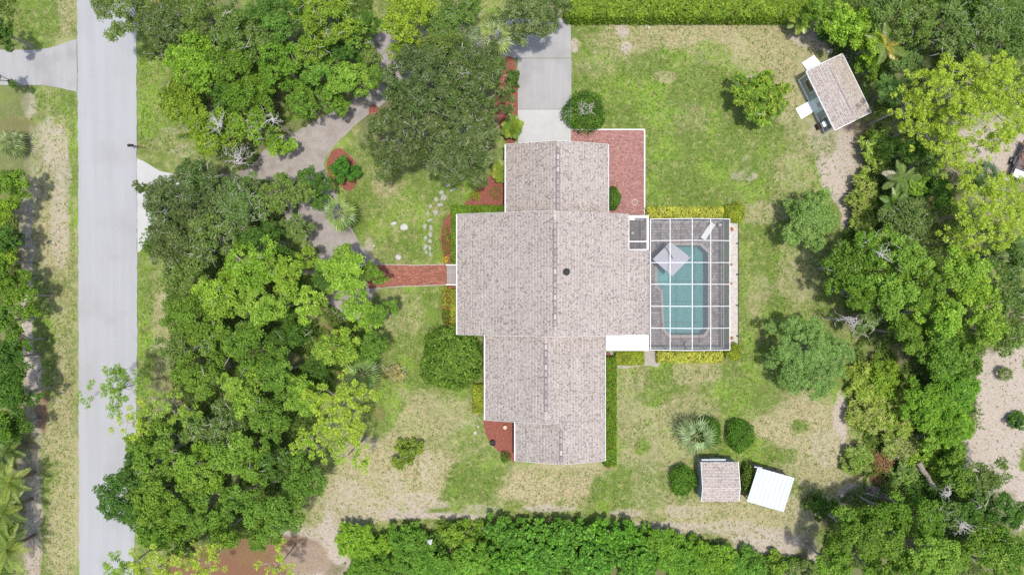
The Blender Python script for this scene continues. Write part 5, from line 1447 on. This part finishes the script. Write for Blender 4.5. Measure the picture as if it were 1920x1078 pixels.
# bottom thickets
thick(672, 1020, 50, 36, 3.0, 'fern', 'lime-tipped bamboo-like thicket, first from the red pine straw', tint=(1.25, 1.12, 1))
thick(700, 1062, 56, 30, 3.0, 'fern', 'dark feathery thicket on the bottom edge beside the pine straw', tint=(.85, .9, 1))
thick(765, 1020, 52, 34, 2.8, 'fern', 'dense dark feathery thicket left of the white sack', tint=(.8, .85, 1))
thick(800, 1062, 60, 30, 3.0, 'fern', 'feathery green thicket on the bottom edge under the white sack', tint=(.95, .95, 1))
thick(865, 1000, 54, 30, 2.6, 'yellow', 'yellow-tipped leafy thicket right of the white sack')
thick(880, 1055, 50, 34, 3.0, 'fern', 'green feathery thicket below the yellow-tipped thicket')
thick(950, 1000, 50, 30, 2.8, 'pepper', 'bright leafy hedge-like thicket, west end')
thick(1010, 1035, 60, 50, 3.2, 'pepper', 'dense bright leafy thicket with deep gaps, under the house end')
thick(1060, 1000, 56, 32, 3.0, 'pepper', 'dense bright leafy thicket, upper middle rim')
thick(1100, 1045, 60, 44, 3.2, 'pepper', 'dense bright leafy thicket, middle of the bottom edge')
thick(1155, 1005, 52, 32, 3.0, 'pepper', 'dense bright leafy thicket, upper rim beside the grey sand')
thick(1190, 1048, 54, 40, 3.2, 'pepper', 'dense bright leafy thicket, east end on the bottom edge')
thick(950, 1055, 50, 34, 3.2, 'pepper', 'dense bright leafy thicket, bottom edge under the yellow-tipped one')
thick(1245, 1020, 46, 32, 2.6, 'fern', 'paler feathery thicket east of the bright leafy mass')
thick(1280, 1055, 54, 34, 2.8, 'fern', 'feathery thicket on the bottom edge below the pale sand tip')
thick(1340, 1050, 50, 36, 2.6, 'fern', 'feathery thicket at the middle of the lower east edge', tint=(1.15, 1.05, 1))
thick(1400, 1068, 50, 30, 2.6, 'fern', 'darker feathery thicket along the bottom edge', tint=(.85, .9, 1))
thick(1455, 1060, 40, 26, 2.6, 'bright', 'round leafy thicket where the bare strip meets the bottom edge')
thick(1510, 1072, 36, 24, 2.2, 'olive', 'twiggy thicket on the bottom edge beside the oak corner')

# clipped hedges and bushes
YG = [(.33, .38, .03), (.27, .34, .03), (.22, .30, .03), (.40, .42, .06)]
YL = [(.52, .52, .08), (.45, .48, .07), (.58, .56, .14), (.28, .34, .04)]
DG = [(.085, .19, .02), (.06, .14, .016), (.13, .25, .03)]
MG = [(.15, .27, .02), (.20, .33, .025), (.11, .21, .018)]
shrub(1295, 16, 232, 17, 2.4, 'long lime-green clipped hedge along the top of the back lawn', [(.22, .33, .03), (.18, .29, .025), (.14, .23, .02), (.28, .37, .04)], 'hedge', .30, .2, 95, cat='hedge', boxy=True)
shrub(1285, 398.5, 71, 9.5, 1.0, 'bright yellow clipped hedge along the upper side of the pool enclosure', YL, 'hedge', .2, .13, 230, cat='hedge', boxy=True)
shrub(1294, 670, 60, 9.5, 1.0, 'bright yellow clipped hedge along the lower side of the pool enclosure', YL, 'hedge', .2, .13, 230, cat='hedge', boxy=True)
shrub(1181, 671.5, 26, 12, 1.1, 'short yellow-green clipped hedge below the white flat roof', YG, 'hedge', .18, .12, 260, cat='hedge', boxy=True, tint=None)
shrub(1379, 398, 19, 19, 1.3, 'round yellow-green ball bush at the upper pool enclosure corner', YG, L_=.15)
shrub(1377, 660, 15, 16, 1.2, 'round yellow-green ball bush at the lower pool enclosure corner', YG, L_=.15)
shrub(1144.5, 772, 10.5, 102, 1.1, 'long dark green hedge with tiny red blooms along the house wing', MG, 'hedge', .18, .12, 260, cat='hedge', boxy=True, flow=((.45, .12, .03), .03))
shrub(898, 748, 11, 26, .9, 'small yellow-green hedge against the lower wing west wall', YG, 'hedge', .18, .12, 260, cat='hedge', boxy=True)
shrub(897, 393, 50, 7, 1.0, 'green clipped hedge strip above the house front corner', MG, 'hedge', .18, .12, 260, cat='hedge', boxy=True)
shrub(852, 440, 5.5, 52, 1.0, 'narrow green hedge strip along the front wall above the walkway', MG, 'hedge', .18, .12, 260, cat='hedge', boxy=True)
shrub(851, 584, 5, 40, 1.0, 'narrow yellow-green hedge strip along the front wall below the walkway', YG, 'hedge', .18, .12, 260, cat='hedge', boxy=True, flow=((.4, .16, .04), .05))
shrub(836, 452, 8, 28, .9, 'red-leaved croton row in front of the upper front hedge', [(.12, .17, .03), (.25, .10, .04), (.30, .30, .04)], 'shrub', .22, .09, 90, cat='shrub')
shrub(834, 487, 7, 7, .6, 'orange-yellow flowering plant at the walkway and porch corner', [(.6, .36, .04), (.55, .45, .06), (.2, .25, .04)], 'shrub', .16, .1, 120, cat='shrub')
shrub(837, 558, 10, 22, 1.0, 'loose yellow-green shrub row below the walkway, by the front wall', YG, 'shrub', .2, .1, 90, cat='shrub')
shrub(836, 593, 9, 14, .9, 'dark-hearted green shrub at the lower end of the front wall bed', MG, 'shrub', .2, .1, 90, cat='shrub')
shrub(890, 366, 10, 10, .8, 'round lime shrub on the red mulch above the hedge corner', YG, 'shrub', .14, .1, 110, cat='shrub')
shrub(930, 362, 12, 13, .7, 'sparse green shrub on the red mulch near the garage wall', MG, 'shrub', .16, .07, 60, cat='shrub')
shrub(848, 674, 62, 60, 3.2, 'large round green shrub in the corner of the two house wings', [(.13, .25, .025), (.085, .17, .02), (.18, .30, .035), (.24, .35, .06)], L_=.34, W_=.12, d=95, lump=.14)
shrub(1097, 207, 40, 40, 2.2, 'dark round bush with bare grey twigs beside the white driveway', DG, L_=.2, W_=.12, d=100, tw=40, lump=.12)
shrub(1152, 371, 12, 22, 1.5, 'dark oval clipped bush on the brick patio by the garage wall', DG, L_=.15)
shrub(1330, 812, 25, 28, 1.6, 'dark clipped bush touching the silvery fan palm', DG, L_=.16)
shrub(1391, 818, 26, 30, 1.7, 'dark green egg-shaped clipped bush standing alone above the sheds', [(.09, .21, .02), (.07, .17, .016), (.14, .27, .03)], L_=.16)
shrub(1282, 902, 24, 28, 1.6, 'dark green clipped bush left of the small shingle shed', [(.095, .22, .02), (.075, .18, .016), (.15, .29, .03)], L_=.16)
shrub(1406, 900, 13, 28, 1.6, 'dark and yellow-green bush squeezed between the two small outbuildings', [(.08, .15, .02), (.25, .30, .04), (.06, .12, .02)], L_=.18)
shrub(948, 858, 10, 11, .9, 'small dark green bush at the tip of the lower mulch bed', DG, L_=.2, W_=.08, d=90)
shrub(1250, 740, .1 + 6, 6, .12, 'low bright weed tuft on the lower back lawn', MG, 'weed', .1, .06, 90, cat='weed')
for (a, b_, lab, r_) in ((1372, 430, 'topmost and largest', 4.5), (1371, 496, 'second', 3), (1371, 532, 'third', 3), (1372, 634, 'last', 4.2)):
    SEED[0] += 1; rng = np.random.RandomState(SEED[0]); x, y = P(a, b_, .2)
    t = thing('flower_plant', f'{lab} orange-leaved plant down the shell border beside the pool enclosure', 'plant', x, y, 0, 0, 'orange plants by the pool enclosure')
    n = 30; dd = rng.normal(size=(n, 3)); dd[:, 2] = abs(dd[:, 2]); dd = unit(dd); R_ = r_ / PPM
    leaves(dd * R_ * .6 + [0, 0, .12], unit(dd + [0, 0, .8]), R_ * 1.1, .09, pal_cols([(.55, .17, .06), (.45, .12, .05), (.4, .28, .1)], n, rng), rng, 'leaves', leafM, t, dd)

# brush pile, log, snags
SEED[0] += 1; rng = np.random.RandomState(5)
def brush(px, py, rx, ry, n, h, m, label, th=.018):
    x, y = P(px, py, h / 2); mb = MB()
    for _ in range(n):
        a, q = rng.uniform(0, 6.28), math.sqrt(rng.rand()); z = h * (1 - q * .7) * rng.uniform(.2, 1)
        p = Vector((q * math.cos(a) * rx / PPM, q * math.sin(a) * ry / PPM, z)); d = Vector(rng.normal(size=3)); d.z *= .15; d = d.normalized() * rng.uniform(.4, 1.1)
        mb.tube([p - d / 2, p + Vector((rng.uniform(-.1, .1), rng.uniform(-.1, .1), .05)), p + d / 2], [th, th, th * .4], 3, cap=False)
    o = mb.build('brush_pile', m); o.location = (x, y, 0)
    o['kind'] = 'stuff'
    return tag(o, label, 'brush pile')
brush(1655, 878, 22, 30, 420, 1.2, mat('rusty_fronds', (.34, .17, .09), .95, .3, 3, 18), 'heap of rusty brown dead fronds at the wood edge near the lower oaks')
brush(1640, 925, 20, 12, 200, .8, mat('grey_sticks', (.33, .27, .25), .95, .3, 3, 18), 'heap of thin grey sticks under the rusty frond heap')
brush(1690, 850, 20, 14, 120, 1.4, mat('pale_sticks', (.50, .42, .34), .95, .3, 3, 18), 'scatter of pale dead palm stems in the palmetto thicket')
mb = MB(); a_, b_ = Vector((*P(1722, 868, 1.6), 1.6)), Vector((*P(1757, 920, 1.9), 1.9))
pts_ = [a_.lerp(b_, k / 8) + Vector((.05 * math.sin(k * 2.1), .05 * math.cos(k * 1.7), .03 * math.sin(k))) for k in range(9)]
mb.tube(pts_, [.30, .29, .28, .27, .25, .23, .20, .16, .1], 10)
o = tag(mb.build('fallen_log', mat('grey_log', (.27, .24, .19), .95, .3, 3, 14, .8)), 'thick grey-brown broken log leaning through the palmetto in the east wood', 'log')
mb = MB(); mb.tube([(*P(1618, 922, .5), .5), (*P(1632, 927, .7), .7), (*P(1650, 932, .6), .6)], [.07, .06, .04], 6)
tag(mb.build('dead_branch', twigM), 'pale bare branch lying across the grey stick heap', 'branch')
def snag(px, py, r_, z, label, n=14, m=None):
    x, y = P(px, py, z); mb = MB(); a0 = rng.uniform(0, 6.28); Rr = r_ / PPM
    for k in range(n):
        a = a0 + rng.normal() * 1.1; l = Rr * rng.uniform(.5, 1.3); p = Vector((rng.uniform(-.3, .3) * Rr, rng.uniform(-.3, .3) * Rr, z - .5)); pts = [p.copy()]; hd = a
        for q_ in range(4):
            hd += rng.normal() * .45; p = p + Vector((math.cos(hd), math.sin(hd), rng.uniform(-.15, .4))) * l * .3; pts.append(p.copy())
            if rng.rand() < .8:
                h2 = hd + rng.choice([-1, 1]) * rng.uniform(.5, 1.1); mb.tube([p, p + Vector((math.cos(h2), math.sin(h2), .15)) * l * .25], [.02, .01], 3, cap=False)
        mb.tube(pts, [.034, .027, .02, .014, .008], 4, cap=False)
    mb.tube([(0, 0, -.05), (0, 0, z - .45)], [.12, .07], 6)
    o = mb.build('dead_tree', m or mat('silver_deadwood', (.46, .43, .41), .95, .15, 3, 18)); o.location = (x, y, 0)
    return tag(o, label, 'dead tree')
snag(405, 232, 17, 7.2, 'silvery dead tree top between the two yellow-green verge trees', 18)
snag(505, 222, 14, 7.5, 'silvery dead tree top leaning towards the gravel drive', 12)
snag(440, 300, 18, 5.8, 'grey dead thorny tree top at the lower drive mouth', 20)
snag(1785, 928, 14, 5.5, 'small grey dead shrub top beside the fallen log', 18)
snag(1812, 985, 16, 6.8, 'white dead snag above the dark gap in the lower corner', 16)
snag(1835, 200, 22, 10.2, 'white bare branch cluster in the heart of the great pine', 12)
snag(1658, 478, 14, 9.5, 'white snag on top of the big eastern oak', 9)
snag(1606, 602, 22, 6.6, 'white snag reaching from the eastern wood towards the lower blue tree', 12)

# undergrowth on the wood floor: nobody could count it
def undergrowth(label, polys, per, pal, hmax, seed):
    rng = np.random.RandomState(seed); PP = []
    for pl in polys:
        pts = np.array(poly(pl)); x0, y0 = pts.min(0); x1, y1 = pts.max(0); n = int((x1 - x0) * (y1 - y0) * per)
        X, Y = rng.uniform(x0, x1, n), rng.uniform(y0, y1, n); ok = inside(pts, X, Y)
        g = vnoise(X, Y, 1.6, seed) + .4 * vnoise(X, Y, .6, seed + 1); ok &= g > .5
        PP.append(np.stack([X, Y, (g - .5) * hmax * rng.rand(n) + .05], -1)[ok])
    pos = np.concatenate(PP); n = len(pos); nor = unit(np.array([0, 0, 1.0]) + rng.normal(size=(n, 3)) * .5)
    o = leaves(pos, nor, .26, .13, pal_cols(pal, n, rng, None, .2), rng, 'undergrowth', leafM, None)
    stuff(o); o['label'] = label; return o
undergrowth('loose green undergrowth on the floor of the roadside wood', [
    [(300, 0), (700, 0), (690, 90), (640, 120), (560, 220), (500, 250), (330, 260), (300, 180), (330, 120)],
    [(300, 330), (560, 340), (560, 430), (600, 470), (600, 560), (690, 610), (720, 660), (600, 760), (590, 860), (560, 960), (480, 1010), (300, 1010), (270, 860), (330, 720), (310, 500), (270, 470)]], 85, [(.12, .20, .03), (.16, .24, .045), (.085, .15, .022)], 2.2, 61)
undergrowth('green undergrowth beneath the eastern wood', [
    [(1540, 0), (1920, 0), (1920, 200), (1780, 220), (1760, 340), (1900, 440), (1920, 640), (1830, 670), (1830, 800), (1760, 860), (1800, 900), (1880, 980), (1920, 1078), (1530, 1078), (1560, 940), (1620, 900), (1600, 850), (1610, 700), (1580, 560), (1560, 480), (1640, 300), (1640, 160), (1600, 100)]], 85, [(.12, .20, .03), (.17, .25, .045), (.085, .15, .022)], 2.4, 63)
undergrowth('leafy undergrowth under the thickets along the lower edge', [[(650, 1000), (900, 990), (1200, 985), (1320, 1030), (1500, 1040), (1540, 1140), (640, 1140)]], 140, [(.11, .22, .025), (.15, .28, .035), (.08, .16, .02)], 3.0, 67)
undergrowth('green undergrowth across the road', [[(-60, 320), (30, 320), (40, 520), (30, 620), (45, 760), (30, 860), (30, 1078), (-60, 1078)], [(-60, 0), (30, 0), (20, 85), (-60, 85)]], 85, [(.12, .19, .03), (.16, .23, .045)], 2.0, 65)

# grass and straw tufts over the open ground
def tufts(n, seed):
    rng = np.random.RandomState(seed)
    X, Y = rng.uniform(-56, 56, n), rng.uniform(-31.5, 31.5, n)
    px, py = X * PPM + 960, 539 - Y * PPM
    bad = (px > 140) & (px < 262) | (px < 146) & (py > 70) & (py < 177)
    bad |= (px > 855) & (px < 1386) & (py > 398) & (py < 662) | (px > 906) & (px < 1160) & (py > 262) & (py < 878) | (px > 940) & (px < 1212) & (py > 36) & (py < 412) & ((px < 1074) | (py > 240)) | (px > 700) & (px < 860) & (py > 492) & (py < 545)
    bad |= (px > 1495) & (px < 1640) & (py > 100) & (py < 255) | (px > 250) & (px < 345) & (py > 292) & (py < 476) | inside([(470, 330), (480, 270), (700, 150), (690, 60), (960, 40), (960, 130), (760, 170), (615, 300), (640, 400), (720, 500), (690, 610), (600, 600)], px, py)
    ix = np.clip(((X + 62) / .25).astype(int) + 4, 0, nxg - 1); iy = np.clip(((Y + 36) / .25).astype(int) + 4, 0, nyg - 1)
    dr_, sa, wo, re_ = DRY[ix, iy], SAND[ix, iy], WOODS[ix, iy], RED[ix, iy]
    ok = ~bad & (wo < .35) & (re_ < .5) & (rng.rand(n) > sa * .93)
    X, Y, dr_, sa = X[ok], Y[ok], dr_[ok], sa[ok]; n = len(X)
    st = (rng.rand(n) + (vnoise(X, Y, .5, 9) - .5) * .7) < dr_ * 1.0 - .14
    gr = pal_cols([(.15, .24, .028), (.21, .29, .05), (.09, .16, .022), (.19, .28, .035)], n, rng, None, .15); sw = pal_cols([(.46, .40, .25), (.40, .34, .20), (.28, .24, .12), (.54, .47, .32)], n, rng, None, .15)
    cols = np.where(st[:, None], sw, gr)
    k = 3; I = np.repeat(np.arange(n), k); m_ = len(I); a = rng.uniform(0, 6.28, m_); l = rng.uniform(.10, .22, m_); w = .028
    p = np.stack([X[I] + rng.normal(0, .05, m_), Y[I] + rng.normal(0, .05, m_), np.full(m_, -.02)], -1)
    d = np.stack([np.cos(a) * l, np.sin(a) * l, rng.uniform(.03, .09, m_)], -1); s_ = np.stack([-np.sin(a) * w, np.cos(a) * w, np.zeros(m_)], -1)
    V = np.stack([p - s_, p + s_, p + d], 1).reshape(-1, 3)
    o = np_mesh('grass', V, np.arange(len(V)).reshape(-1, 3), leafM, None, cols[I]); stuff(o); o['label'] = 'short patchy lawn grass, green and straw coloured'
tufts(190000, 71)
